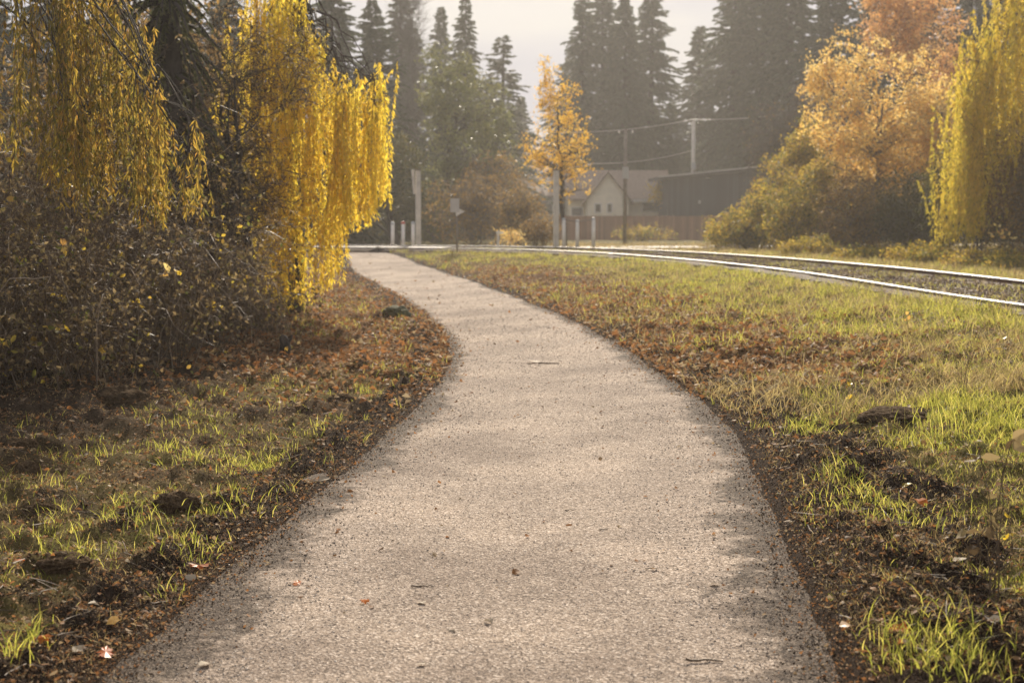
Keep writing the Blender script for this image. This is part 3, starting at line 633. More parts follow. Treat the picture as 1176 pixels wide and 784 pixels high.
def conifer_mesh(h, r, seed, sparse=1.0, droop=.35, start=.12, skirt=.78, ls=1.0):
    g = np.random.default_rng(seed); wood = Acc(); tubes(wood, np.array([[0, 0, -.3], [g.normal() * .05, 0, h * .5], [g.normal() * .12, g.normal() * .1, h]])[None], np.array([[h * .016, h * .010, .012]]), 8)
    nb = int(h * 32 * sparse); u = start + (1 - start) * np.sort(g.random(nb) ** .9); u = np.clip(np.where(g.random(nb) < .12, np.round(u * h * 1.9) / (h * 1.9) + g.normal(size=nb) * .003, u), start, .995); z = h * u
    th0 = g.random(nb) * 6.283; lr = r * ((1 - u) ** skirt) * (.35 + .75 * g.random(nb)) * (.60 + .75 * vn(u * 11, th0 * 1.3, seed)) + .12 + .02 * h * (1 - u) ; th = th0
    D = np.c_[np.cos(th), np.sin(th), 0 * th]; A = np.c_[0 * z, 0 * z, z]
    up = np.interp(u, [0, .5, 1], [-.42, -.16, .45])[:, None] + g.normal(size=(nb, 1)) * .22
    C = A + D * lr[:, None] + np.c_[0 * z, 0 * z, lr] * (up - droop * .6); B = A + D * lr[:, None] * .55 + np.c_[0 * z, 0 * z, lr] * (up * .5 + .10)
    P = bez(A, B, C, 6); tubes(wood, P, np.linspace(.030, .006, 6)[None] * (lr[:, None] / r * .9 + .3), 3)
    per = np.maximum(7, (lr * 26 * sparse ** .3 / ls ** 1.6)).astype(int); q = np.repeat(np.arange(nb), per); f = g.random(len(q)) ** .75 * .88 + .12
    kk = f * 5; i0 = np.clip(kk.astype(int), 0, 4); fr = (kk - i0)[:, None]; p = P[q, i0] * (1 - fr) + P[q, i0 + 1] * fr
    T = unit(P[q, i0 + 1] - P[q, i0]); side = unit(np.cross(T, [0, 0, 1.])) * np.where(g.random(len(q)) < .5, -1, 1)[:, None]
    Dd = unit(T * .75 + side * (.25 + .7 * g.random((len(q), 1))) + np.c_[0 * f, 0 * f, -.28 - .5 * g.random(len(q))] + g.normal(size=(len(q), 3)) * .15)
    l_ = ls * (.16 + .020 * h * .6) * (.6 + .7 * g.random(len(q))) * (1.1 - .5 * f); fol = Acc(); leaves(fol, p, Dd, l_, l_ * .46, .12, np.clip(.5 + .25 * g.normal(size=len(q)), 0, 1))
    return wood, fol

# ---------------------------------------------------------------- conifers
def local_mesh(acc, name, mat):
    o = acc.mesh(name, mat); me = o.data; bpy.data.objects.remove(o); return me
CON = []
for i, (h, r, sp, dr, st, mm) in enumerate([(20, 4.2, 1.1, .30, .05, 'needle'), (20, 3.4, .85, .45, .10, 'needle'), (20, 5.4, 1.3, .25, .03, 'needle'), (14, 2.8, .75, .35, .12, 'needle'), (20, 3.6, .8, .2, .22, 'needle_warm')]):
    w, f = conifer_mesh(h, r, 40 + i, sp, dr, st); CON.append((h, local_mesh(w, 'trunk', M['bark_dark']), local_mesh(f, 'crown', M[mm])))
def conifer(px, ytop, Y, v, wide, label):
    X = at(px, 270, Y)[0]; z = float(G(X, Y)) if Y < 60 else gz(X, Y); h = at(px, ytop, Y)[2] - z; H, mt, mc = CON[v]
    t = thing('conifer', (X, Y, z), label, 'conifer', 'tall dark conifers behind the crossing'); s = h / H; t.scale = (s * wide * 1.38, s * wide * 1.38, s); t.rotation_euler = (0, 0, rng.random() * 6.28)
    for n, m in (('trunk', mt), ('crown', mc)):
        o = bpy.data.objects.new(n, m); link(o, t)
for a in [
    (478, 42, 92, 3, 1.0, 'slender dark conifer just right of the bright yellow willow'),
    (462, -30, 104, 1, .8, 'tall thin conifer whose top leaves the picture above the willow edge'),
    (508, 8, 112, 0, .62, 'conifer with a pointed top, left one of the close pair against the pale sky'),
    (535, -8, 108, 1, .72, 'taller conifer of the close pair against the pale sky, beside the open gap'),
    (577, 42, 106, 3, 1.15, 'small pointed conifer standing alone at the left edge of the sky gap'),
    (557, 92, 118, 2, .8, 'low dark conifer beneath the sky gap, right of the small pointed one'),
    (598, 112, 128, 0, .9, 'lowest conifer closing the bottom of the sky gap behind the gold tree'),
    (668, -22, 118, 1, .8, 'conifer with ragged side branches at the left rim of the central dark clump'),
    (692, -34, 124, 0, .8, 'second conifer top of the central dark clump, reaching out of the picture'),
    (716, -6, 115, 2, .70, 'dense conifer filling the middle of the central dark clump'),
    (745, -24, 120, 0, .85, 'conifer with a clean spire at the right rim of the central dark clump'),
    (655, 60, 130, 2, .8, 'dark conifer low at the left foot of the central clump, behind the gold tree'),
    (770, 118, 124, 2, .9, 'short conifer in the notch between central clump and right hand spire'),
    (802, 30, 122, 0, .95, 'single pointed conifer standing apart between two darker clumps'),
    (840, -40, 112, 0, .95, 'very tall conifer left edge of the right clump, above the grey shed'),
    (872, -70, 106, 2, .8, 'thick conifer of the right clump above the grey shed roof end'),
    (905, -60, 100, 0, .95, 'tall conifer directly left of the big orange tree top'),
    (948, -50, 92, 2, .8, 'tall conifer rising behind the left half of the big orange tree'),
    (1000, -60, 88, 0, 1.0, 'tall conifer rising behind the middle of the big orange tree'),
    (1052, -60, 84, 2, .85, 'tall conifer between the orange tree and the right hand willow'),
    (1110, -60, 80, 0, 1.0, 'tall conifer hidden behind the right hand willow'),
    (1165, -60, 76, 2, .9, 'tall conifer at the far right edge behind the willow'),
    (430, 0, 80, 2, .8, 'dark conifer behind the trailing right edge of the yellow willow'),
    (385, -30, 72, 0, 1.0, 'dark conifer behind the upper middle of the yellow willow'),
    (330, -30, 66, 2, 1.0, 'dark conifer behind the left part of the yellow willow'),
    (262, -30, 60, 0, 1.1, 'dark conifer showing between the bare branches and the yellow willow'),
    (200, -30, 56, 2, 1.0, 'dark conifer far behind the old dark trunk'),
    (130, -30, 52, 0, 1.1, 'dark conifer behind the olive willow strands'),
    (60, -30, 50, 2, 1.0, 'dark conifer behind the upper left corner willow'),
    (0, -30, 48, 0, 1.1, 'dark conifer at the left edge behind everything'),
]: conifer(*a)
# far wood closing the gaps between trunks
w = Acc(); H, mt, mc = CON[2]
cf = np.zeros(len(mc.vertices) * 3, np.float32); mc.vertices.foreach_get('co', cf); cf = cf.reshape(-1, 3)
for i in range(30):
    X = -85 + i * 6.2 + random.uniform(-1.5, 1.5); Y = random.uniform(140, 156); s = random.uniform(.42, .60) if X > -50 else .7
    a_ = random.random() * 6; c_, s_ = math.cos(a_), math.sin(a_); V = cf[:len(cf) // 4 * 4].reshape(-1, 4, 3)[::2].reshape(-1, 3) * s; V = np.c_[V[:, 0] * c_ - V[:, 1] * s_, V[:, 0] * s_ + V[:, 1] * c_, V[:, 2]] * [1.2, 1.2, 1] + [X, Y, gz(X, Y)]
    w.add(V, np.arange(len(V)).reshape(-1, 4), rng.random(len(V) // 4).repeat(4))
tag(w.mesh('far_wood', M['needle']), 'dark far wood of conifers closing the view behind the houses', 'wood', kind='stuff')

# the old dark evergreen at the left with hanging foliage
def bpt(px, Y): X = at(px, 270, Y)[0]; return np.array([X, Y, float(G(X, Y))])
tb = bpt(196, 17.5)
cw, cfm = conifer_mesh(6.6, .62, 91, 1.6, 1.1, .30, .15, .42); o = thing('cedar', tb, 'old dark cedar trunk with drooping foliage between the two left hand willows', 'cedar')
for ac, n_, m_ in ((cw, 'trunk', 'bark_dark'), (cfm, 'crown', 'needle_warm')):
    for i in range(len(ac.v)): ac.v[i] = ac.v[i] + tb
    ac.mesh(n_, M[m_], o)
tubes(Acc(), np.array([tb + [0, 0, -.2], tb + [.02, 0, 1.6], tb + [.05, 0, 3.4], tb + [.0, 0, 6.6]]), np.array([.20, .15, .14, .03]), 10).mesh('lower_trunk', M['bark_dark'], o, True)

# ---------------------------------------------------------------- broadleaf trees
tree('broadleaf_tree', 'slim pale green tree with a dark leaning trunk right of the tall square post', 'tree', bpt(512, 74), [E_(512, 110, 74, 34, 70, 1.6), E_(560, 150, 76, 34, 60, 1.6), E_(528, 190, 72, 40, 45, 1.5)], 330, 34, .15, M['broad'], M['bark_dark'], .16, 2, .5, 12, 3, 'greenish trees behind the crossing', gap=.46, tr=.007)
tree('broadleaf_tree', 'olive bushy tree filling the space behind the bollards under the willow tips', 'tree', bpt(458, 62), [E_(455, 215, 62, 36, 60, 2), E_(420, 190, 64, 50, 80, 2)], 330, 34, .13, M['hedge'], M['bark_dark'], .12, 3, .5, 12, 3, 'greenish trees behind the crossing', tr=.006)
tree('birch_tree', 'small gold leaved tree before the pale house, tapering to a fine tip', 'tree', bpt(649, 50.5), [E_(641, 165, 50.5, 38, 44, 1.1, 1.5), E_(636, 118, 50.5, 20, 44, .7, .9), E_(652, 205, 50.5, 34, 28, 1.0, .5), E_(628, 84, 50.5, 5, 24, .2, .12), E_(660, 150, 50.5, 22, 60, .8, .5), E_(618, 182, 50.5, 18, 14, .6, .3)], 300, 15, .085, M['gold'], M['bark_dark'], .085, 1, .2, 16, 3, gap=.47, tr=.004, twiglen=.3)
tree('orange_tree', 'large rounded orange leaved tree at the right, its top near the picture edge', 'tree', bpt(1000, 47), [E_(985, 110, 47, 58, 75, 1.9, 2), E_(1040, 130, 47, 62, 85, 2, 2), E_(975, 165, 47, 46, 55, 1.7, 1.2), E_(1030, 205, 47, 62, 40, 1.6, 1.0), E_(1075, 160, 47, 36, 60, 1.6, .9), E_(948, 80, 47, 24, 30, .9, .5)], 760, 36, .095, M['orange'], M['bark_grey'], .09, 3, .25, 22, 3, gap=.42, tr=.005, twiglen=.4)
tree('orange_tree', 'darker russet tree whose crown shows above and right of the big orange one', 'tree', bpt(1052, 56), [E_(1050, 40, 56, 58, 55, 1.8, 2), E_(1018, 20, 56, 26, 40, 1.2, .8), E_(1090, 110, 56, 30, 60, 1.5, .8)], 480, 30, .10, M['amber'], M['bark_grey'], .16, 2, .6, 16, 3, gap=.43, tr=.006)
tree('bare_tree', 'leafless pinkish grey tree between grey shed and big orange tree', 'bare tree', bpt(902, 62), [E_(895, 170, 62, 46, 50, 2.0), E_(925, 130, 62, 25, 45, 1.5)], 420, 3, .07, M['shrub_brown'], M['bark_grey'], .10, 4, .6, 18, 6, tr=.010, twiglen=.7)
tree('bare_tree', 'tall thin bare poplar reaching the top edge above the willow tips', 'bare tree', bpt(470, 84), [E_(470, 40, 84, 14, 95, 1.0), E_(474, 120, 84, 18, 60, 1.0)], 300, 0, .07, M['shrub_brown'], M['bark_grey'], .13, 3, .3, 12, 6, tr=.011, twiglen=.9, droop=-.4)
tree('bare_tree', 'tangled bare tree with a few brown leaves between cedar and yellow willow', 'bare tree', bpt(262, 18.6), [E_(265, 110, 18.6, 60, 110, .7, 1.4), E_(280, 210, 18.6, 50, 80, .8, 1.2), E_(225, 250, 17.0, 60, 80, .8, 1.4), E_(120, 230, 17.0, 110, 90, .8, 2.2), E_(345, 90, 18.8, 30, 60, .6, .25), E_(250, 310, 17.8, 50, 40, .6, .6)], 620, 20, .045, M['dead'], M['bark_dark'], .07, 5, .35, 26, 6, tr=.0035, twiglen=.45, lw=.5)
tree('broadleaf_tree', 'dim olive tree with thin leaves behind the bare branches at the left', 'tree', bpt(170, 25), [E_(120, 120, 25, 200, 150, 2.0), E_(250, 140, 26, 120, 150, 1.5)], 620, 34, .085, M['shrub_brown'], M['bark_dark'], .14, 4, .9, 22, 3, tr=.004)

# ---------------------------------------------------------------- shrubs
def shrub(px, py, Y, rx, ry, rd, n, per, leaf, mat, label, bark='bark_grey', tr=.004, tw=3, name='shrub', extra=(), gap=.38, group='shrubs along the railway', twl=.35, cat='shrub'):
    b = bpt(px, Y); return tree(name, label, cat, b, [E_(px, py, Y, rx * 1.1, ry * 1.12, rd)] + list(extra), int(n * 1.15), int(per * 1.0), leaf * 1.35, M[mat], M[bark], .03, 5, .35, 14, tw, group, gap=gap - .06, shell=.6, tr=tr, twiglen=twl, trunk_top=.6)
shrub(545, 240, 58, 52, 40, 2.2, 420, 12, .07, 'shrub_brown', 'wide brown twiggy thicket behind the trail sign', tr=.007, tw=6)
shrub(500, 250, 66, 30, 34, 1.8, 200, 22, .08, 'broad', 'grey green bush between the tall post and the trail sign', tr=.006)
shrub(596, 245, 55, 26, 34, 1.6, 260, 12, .07, 'shrub_brown', 'rusty brown bush left of the gold leaved tree', tr=.006, tw=5)
shrub(618, 264, 52, 24, 14, 1.0, 120, 18, .06, 'shrub_brown', 'low orange tinted bush at the foot of the pale post', tr=.005)
shrub(585, 272, 49.5, 14, 6, .8, 40, 16, .05, 'orange', 'low orange ground bush just right of the white marker stake', tr=.004)
shrub(570, 215, 70, 40, 40, 2.2, 260, 16, .1, 'shrub_brown', 'tall brown brush below the small pointed conifer', tr=.008, tw=5)
shrub(735, 268, 80, 34, 8, 1.2, 90, 16, .08, 'shrub', 'weedy low growth at the foot of the board fence', tr=.006)
shrub(760, 222, 96, 14, 10, .8, 60, 20, .12, 'yellow', 'small yellow bush beside the cream house window', tr=.006)
shrub(852, 266, 49, 40, 20, 1.6, 300, 30, .062, 'shrub', 'sloping green bramble mound at the left end of the right hand bushes')
shrub(900, 228, 50, 34, 46, 1.8, 420, 30, .066, 'shrub', 'taller olive shrub climbing towards the big orange tree', extra=[E_(922, 178, 50, 20, 44, 1.0, .5), E_(872, 245, 50, 26, 26, 1.2, .5)])
shrub(925, 246, 46, 46, 44, 1.6, 360, 30, .062, 'shrub', 'yellowish shrub below the left side of the big orange tree', extra=[E_(940, 205, 46, 20, 20, 1, .3)])
shrub(990, 252, 43, 50, 42, 1.5, 360, 26, .06, 'shrub_brown', 'brownish shrub right under the middle of the big orange tree', tw=4)
shrub(1055, 250, 41, 46, 48, 1.5, 360, 26, .06, 'hedge', 'dark shrub between the orange tree foot and the right hand willow', tw=4)
shrub(1120, 225, 37.5, 60, 78, 1.1, 420, 30, .06, 'hedge', 'dark bush standing behind the hanging strands of the right hand willow', tw=4)
shrub(1180, 215, 34.5, 46, 92, 1.1, 420, 26, .055, 'shrub_brown', 'shadowy brown bush at the right picture edge inside the willow', tw=4)
for i, (px, Y, lab) in enumerate(((1000, 38, 'low bramble patch beyond the far rail under the brown shrub'), (1060, 35, 'low bramble patch beyond the far rail with dry white seed heads'), (1125, 32.5, 'low bramble patch beyond the far rail below the yellow leaved sapling'), (1180, 30.5, 'low bramble patch beyond the far rail at the right picture edge'), (930, 41, 'low bramble patch beyond the far rail where the yellowish shrub ends'))):
    yb = HOR + F * (CAMZ - float(G(at(px, 270, Y)[0], Y))) / Y
    shrub(px, yb - 8, Y, 42, 10, .8, 150, 26, .045, 'shrub', lab, tr=.003, group='low brambles beyond the far rail', twl=.25)
# sapling with yellow leaves at the right
b = bpt(1148, 31.5); t = thing('sapling', b, 'thin sapling with a handful of bright orange yellow leaves under the right hand willow', 'sapling')
h = at(1148, 262, 31.5)[2] - b[2]; P = np.array([b, b + [.03, 0, h * .6], b + [0, 0, h]]); tubes(Acc(), P, np.array([.008, .006, .003]), 5).mesh('stem', M['twig'], t)
p = b + np.c_[rng.normal(size=(16, 2)) * .10, h * (.72 + .34 * rng.random(16))]; a = Acc(); leaves(a, p, rng.normal(size=(16, 3)) + [0, 0, .4], .11, .06); a.mesh('leaves', M['orange'], t)

# ---------------------------------------------------------------- willows
def strands(segs, n, Y, dY, outx=.15):
    """segs: list of (px0, ytop0, ybot0, px1, ytop1, ybot1, weight) in the picture, spread over depth Y +- dY"""
    w = np.array([s[6] for s in segs], float); w /= w.sum(); i = rng.choice(len(segs), n, p=w); f = rng.random(n)
    T = []; Ln = []; 
    for k in range(n):
        s = segs[i[k]]; px = s[0] + (s[3] - s[0]) * f[k] + rng.normal() * 3; ty = s[1] + (s[4] - s[1]) * f[k]; by = s[2] + (s[5] - s[2]) * f[k]
        if k % 4 and k: px = cpx + rng.normal() * 6.5; ty = cty + rng.normal() * 6; by = cby
        else: cpx, cty, cby = px, ty, by
        ty += abs(rng.normal()) * .13 * (by - ty); by -= (abs(rng.normal()) * .13) * (by - ty)
        if k % 4 == 0: cy_ = Y + (rng.random() * 2 - 1) * dY
        y = cy_ + rng.normal() * .12
        A = at(px, ty, Y); B = at(px, by, Y); g = G(A[0], y) + .04; T.append([A[0] * (1 if True else 0), y, A[2]]); Ln.append(max(.25, A[2] - max(B[2], g)))
    T = np.array(T); Ln = np.array(Ln); out = np.c_[rng.normal(size=n) * outx, rng.normal(size=n) * outx, 0 * Ln]
    T[:, :2] -= out[:, :2] * .9
    return T, Ln, out
S = strands([(255, 10, 300, 300, 0, 330, 1.2), (300, -60, 340, 345, -30, 350, 2.4), (330, 0, 250, 372, 40, 300, 2.4), (368, 50, 325, 392, 90, 330, 1.8), (392, 88, 285, 412, 82, 290, 1.5), (412, 78, 275, 428, 76, 285, 1.2), (428, 84, 272, 446, 120, 240, 1.2), (436, 66, 110, 448, 70, 118, .12), (300, 190, 365, 350, 230, 372, 2.6), (345, 210, 372, 392, 220, 335, 1.3), (250, 60, 350, 290, 150, 350, .6)], 390, 20.2, .8, .10)
tb = bpt(338, 21.0)
willow('bright yellow weeping willow left of the path, strands sweeping down to the leaf litter', tb, S, M['willow'], M['bark_dark'], .15, .085, .019, [.15, .1, 4.9], 0)
S = strands([(-30, -80, 210, 40, -80, 230, 1.5), (40, -80, 240, 110, -60, 260, 2.2), (105, -60, 250, 150, 20, 285, 2.2), (150, 60, 265, 200, 100, 290, 1.3), (195, 100, 250, 238, 190, 270, 1.1), (60, 100, 250, 140, 140, 270, 1.0)], 190, 11.6, .8, .06)
willow('olive and yellow willow hanging over the brambles in the upper left corner', at(-70, 300, 13.5) * [1, 1, 0] + [0, 0, .2], S, M['willow_green'], M['bark_dark'], .16, .082, .026, [.6, -.6, 4.6], 0)
S = strands([(1090, 200, 295, 1105, 60, 300, 1.8), (1100, 90, 300, 1130, 30, 300, 2.2), (1125, 20, 200, 1176, -60, 240, 2.0), (1110, 60, 295, 1150, 0, 285, 1.6), (1150, -60, 250, 1230, -80, 260, 2)], 330, 35.0, 1.0, .25)
willow('yellow weeping willow at the right picture edge beyond the rails', bpt(1195, 35.8), S, M['willow_lime'], M['bark_dark'], .22, .12, .032, [.1, 0, 8.0], 0)

# ---------------------------------------------------------------- bramble thicket at the left
def bramble(cx, Y, rx, ry, hgt, n, label, seedleaf):
    n = int(n * 1.35)
    b = np.array([cx, Y, float(G(cx, Y))]); t = thing('bramble_thicket', b, label, 'bramble', 'dry brambles along the left of the path')
    a0 = rng.random(n) * 6.28; r0 = np.sqrt(rng.random(n)); S = np.c_[cx + np.cos(a0) * r0 * rx, Y + np.sin(a0) * r0 * ry]; S = np.c_[S, G(S[:, 0], S[:, 1]) - .03]
    d = rng.random(n) * 6.28; ln = hgt * (.5 + .9 * rng.random(n)); D = np.c_[np.cos(d), np.sin(d), 0 * d]
    pk = S + D * ln[:, None] * .35 + np.c_[0 * d, 0 * d, ln * (.9 + .35 * rng.random(n))]; en = S + D * ln[:, None] * (.35 + .6 * rng.random(n))[:, None] + np.c_[0 * d, 0 * d, ln * (.15 + .9 * rng.random(n))]
    ov = np.maximum(0, en[:, 0] - elx(en[:, 1]) + .55); en[:, 0] -= 1.6 * ov; pk[:, 0] -= .7 * ov; en[:, 1] += rng.normal(size=n) * .5 * (ov > 0)
    P = wob(bez(S, pk, en, 10), .045) + np.cumsum(rng.normal(size=(n, 10, 3)) * .028, 1) * [1, 1, .6]; a = Acc(); tubes(a, P, (.0028 + .005 * rng.random(n) ** 3)[:, None] * np.linspace(1, .35, 10)[None], 4); a.mesh('canes', M['cane'], t, True)
    k = n * 10; q = rng.integers(0, n, k); i = rng.integers(2, 10, k); s = P[q, i]; dd = unit(rng.normal(size=(k, 3)) + [0, 0, .1]); l_ = .12 + .38 * rng.random((k, 1))
    Q = wob(bez(s, s + dd * l_ * .5 + rng.normal(size=(k, 3)) * .03, s + dd * l_ - [0, 0, .06], 5), .03); a = Acc(); tubes(a, Q, (.0016 + .0012 * rng.random(k))[:, None] * np.linspace(1, .5, 5)[None], 3); a.mesh('twigs', M['twig'], t)
    m = k * 2; j = rng.integers(0, k, m); i = rng.integers(1, 5, m); p = Q[j, i] + rng.normal(size=(m, 3)) * .01; l_ = .025 + .045 * rng.random(m)
    a = Acc(); leaves(a, p, rng.normal(size=(m, 3)) + [0, 0, -.4], l_, l_ * (.35 + .3 * rng.random(m)), .5); a.mesh('dead_leaves', M['dead'], t)
    for mat, cnt, sz in [('hedge', 220, .04), ('shrub', 170, .045)] + seedleaf:
        j = rng.integers(0, k, max(2, cnt // 3)).repeat(3); p = Q[j, 4] + rng.normal(size=(len(j), 3)) * .03; a = Acc(); Nn = unit(rng.normal(size=(len(j), 3)))
        frag(a, p, rng.normal(size=(len(j), 3)), Nn, sz * (.7 + .6 * rng.random(len(j))), sz * .75); a.mesh('green_leaves' if mat == 'shrub' else 'bright_leaves', M[mat], t)
    return t
for cx, Y, rx, ry, hg, n, lab, sl_ in [
    (-4.75, 10.6, .9, .8, 1.1, 150, 'nearest bramble tangle at the left edge with green leaves among dead canes', [('shrub', 260, .055), ('orange', 36, .075), ('yellow', 15, .06)]),
    (-3.9, 11.6, .75, .8, 1.05, 130, 'bramble tangle with long pale arching canes over dark bare earth', [('shrub', 120, .05), ('yellow', 9, .05)]),
    (-4.9, 12.6, 1.1, .9, 1.75, 190, 'highest bramble tangle at the left, orange leaves caught below the willow strands', [('shrub', 150, .055), ('orange', 45, .085), ('yellow', 21, .07)]),
    (-3.9, 13.4, .9, .8, 1.3, 160, 'bramble tangle below the tip of the olive willow strands, one clump of yellow leaves', [('shrub', 120, .05), ('yellow', 18, .055)]),
    (-3.6, 15.2, .85, .9, 1.15, 150, 'grey brown bramble tangle under the bare tree', [('shrub', 210, .045), ('yellow', 6, .05)]),
    (-3.35, 16.6, .6, .6, .55, 90, 'bramble tangle at the right end of the thicket behind the charred stump', [('shrub', 240, .045), ('yellow', 24, .045)]),
    (-5.6, 15.2, 1.5, 1.4, 2.2, 230, 'deep bramble tangle filling the shade under the cedar', [('shrub', 200, .055), ('orange', 12, .06)]),
]: bramble(cx, Y, rx, ry, hg, n, lab, sl_)
# forked bare sapling in front of the olive willow
Y = 12.4; q = lambda x, y, d=0: at(x, y, Y + d)
sp = thing('forked_sapling', q(84, 300) * [1, 1, 0] + [0, 0, .2], 'thin dark forked sapling rising in front of the olive willow', 'sapling')
a = Acc(); b0 = np.array([q(84, 300)[0], Y, .15])
for P, r in (([b0, q(82, 240), q(83, 160), q(84, 103)], .009), ([q(84, 103), q(78, 60), q(70, 10), q(62, -60)], .006), ([q(84, 103), q(100, 72, .1), q(122, 30, .2), q(150, -20, .3)], .006), ([q(84, 103), q(66, 84, -.1), q(52, 72, -.1), q(38, 62, -.2)], .004), ([q(104, 66, .1), q(120, 50, .1), q(140, 30, .1), q(160, 18, .1)], .003)):
    P = np.array(P); tt = np.linspace(0, 3, 12); P = np.stack([np.interp(tt, range(4), P[:, c]) for c in range(3)], 1); tubes(a, smooth(P, 3), np.linspace(r, r * .6, 12), 6)
a.mesh('stem', M['bark_dark'], sp, True)

# ---------------------------------------------------------------- ground cover (uncountable)
def scatter(n, y0, y1, side, dens, power=1.0, margin=.0):
    """random points beside the path; side -1 left, +1 right, 0 both"""
    out = []
    tot = 0
    while tot < n:
        m = n * 2; Y = y0 * (y1 / y0) ** (rng.random(m) ** power); hw = Y * .40 + .6
        X = (rng.random(m) * 2 - 1) * hw; p = path_in(X, Y); mid = (elx(Y) + erx(Y)) / 2
        ok = (p < margin) & ((side == 0) | (np.sign(X - mid) == side)); X = X[ok]; Y = Y[ok]
        k = rng.random(len(X)) < dens(X, Y); out.append(np.c_[X[k], Y[k]]); tot += int(k.sum())
    return np.vstack(out)[:n]
def rail_clear(X, Y):
    d, s = rail_dist(X, Y); return (np.abs(d - .95) > .16)
def blades(acc, X, Y, h, wd, lean=.5, z=None):
    n = len(X); z = G(X, Y) - .01 if z is None else z; a = rng.random(n) * 6.28; l = lean * (.3 + rng.random(n)); D = np.c_[np.cos(a), np.sin(a)]
    sd_ = np.c_[-D[:, 1], D[:, 0]]; tw = rng.random(n) * 3.14; sd_ = np.c_[np.cos(tw), np.sin(tw)]
    V = []
    for t, ww in ((0, .8), (.35, 1.), (.7, .7), (1, .08)):
        c = np.c_[X + D[:, 0] * l * h * t ** 2, Y + D[:, 1] * l * h * t ** 2, z + h * (t - .35 * l * t ** 2.5)]
        for s in (-1, 1): V.append(c + np.c_[sd_ * (s * wd * ww / 2)[:, None], 0 * h])
    V = np.stack(V, 1); b = np.arange(n)[:, None] * 8; Q = np.concatenate([b + [0, 1, 3, 2], b + [2, 3, 5, 4], b + [4, 5, 7, 6]], 0)
    return acc.add(V, Q, np.repeat(rng.random(n), 8))
def gd(right):
    def f(X, Y):
        so, li, mo, bed = masks(X, Y); c = fbm(X * 2.2, Y * 2.2, 77); k = sstep((c - .38) / .28)
        return (1 - .93 * so) * (.12 + 1.1 * mo) * (.1 + k) * (1 - .55 * li) * (1 - .9 * bed)
    return f
gA = Acc()
for n, y0, y1, side, h, wd, per, r in ((1500, 4.6, 10, 1, .040, .0030, 13, .034), (3200, 8, 18, 1, .060, .0040, 13, .05), (9000, 14, 44, 1, .10, .0072, 11, .09), (300, 4.6, 9.5, -1, .060, .0036, 8, .028), (420, 8.5, 17, -1, .06, .0046, 8, .04), (420, 17, 34, -1, .09, .006, 8, .06)):
    P = scatter(n, y0, y1, side, gd(side > 0)); q = np.repeat(P, per, 0) + rng.normal(size=(n * per, 2)) * r; hs = np.repeat(.45 + rng.random(n) ** 2 * 1.5, per) * h * (.4 + .9 * rng.random(n * per))
    ok = rail_clear(q[:, 0], q[:, 1]) & (path_in(q[:, 0], q[:, 1]) < .0); q = q[ok]; hs = hs[ok]; blades(gA, q[:, 0], q[:, 1], hs, np.full(len(q), wd), .6)
a_, b_ = near_rail[:, 0], near_rail[:, 1]; kk = np.where((b_ > 12) & (a_ > -1))[0]; q = kk[rng.integers(0, len(kk), 11000)]; q = near_rail[q] + tan[q] * rng.random((11000, 1)) * .8 - nor[q] * (.08 + .6 * rng.random((11000, 1)) ** 1.3)
blades(gA, q[:, 0], q[:, 1], .10 * (.5 + .7 * rng.random(len(q))), np.full(len(q), .007), .6)
kk = np.where((mid_rail[:, 1] > 12) & (mid_rail[:, 0] > -1.5))[0]; q = kk[rng.integers(0, len(kk), 9000)]; u_ = (rng.random((9000, 1)) * 2 - 1) * (GAUGE[q][:, None] / 2 - .12); q = mid_rail[q] + tan[q] * rng.random((9000, 1)) * .8 + nor[q] * u_; k_ = fbm(q[:, 0] * 1.1, q[:, 1] * 1.1, 12) > .5; q = q[k_]
blades(gA, q[:, 0], q[:, 1], .09 * (.4 + .7 * rng.random(len(q))), np.full(len(q), .007), .9, np.full(len(q), BED + .075))
# fuller tussocks where the photo has them
for px, py, r, n, h in ((295, 528, .10, 260, .10), (262, 590, .12, 110, .11), (215, 640, .10, 90, .10), (95, 640, .09, 80, .12), (30, 760, .06, 60, .14), (1010, 600, .17, 520, .09), (928, 512, .09, 160, .12), (1130, 500, .22, 420, .20), (1090, 470, .2, 330, .16), (1060, 770, .14, 260, .10), (1150, 430, .3, 420, .2), (960, 575, .07, 90, .13), (470, 432, .25, 260, .09), (1085, 765, .12, 180, .12), (150, 610, .10, 60, .12), (60, 600, .15, 70, .09)):
    g = gp(px, py); q = g[:2] + rng.normal(size=(n, 2)) * r * [1, 1.3]; ok = path_in(q[:, 0], q[:, 1]) < -.03; q = q[ok]; blades(gA, q[:, 0], q[:, 1], h * (.4 + .8 * rng.random(len(q))), np.full(len(q), .0045), .7)
tag(gA.mesh('grass', M['grass']), 'short fresh green grass tufts growing on both verges', 'grass', kind='stuff')
sA = Acc()
for n, y0, y1, side, h, wd, per, r in ((2200, 4.6, 12, 1, .055, .0024, 9, .06), (5600, 10, 44, 1, .19, .0052, 8, .13), (2000, 4.6, 22, -1, .045, .0026, 7, .06)):
    P = scatter(n, y0, y1, side, lambda X, Y: (.25 + .75 * (fbm(X * 1.1, Y * 1.1, 91) > .5) * (1 - masks(X, Y)[0] * .8)) * (1 - .85 * masks(X, Y)[1])); q = np.repeat(P, per, 0) + rng.normal(size=(n * per, 2)) * r
    ok = rail_clear(q[:, 0], q[:, 1]) & (path_in(q[:, 0], q[:, 1]) < -.02); q = q[ok]; blades(sA, q[:, 0], q[:, 1], h * (.4 + 1.0 * rng.random(len(q))), np.full(len(q), wd), 1.1)
tag(sA.mesh('dry_grass', M['straw']), 'thin straw coloured dry grass among the green tufts', 'dry grass', kind='stuff')
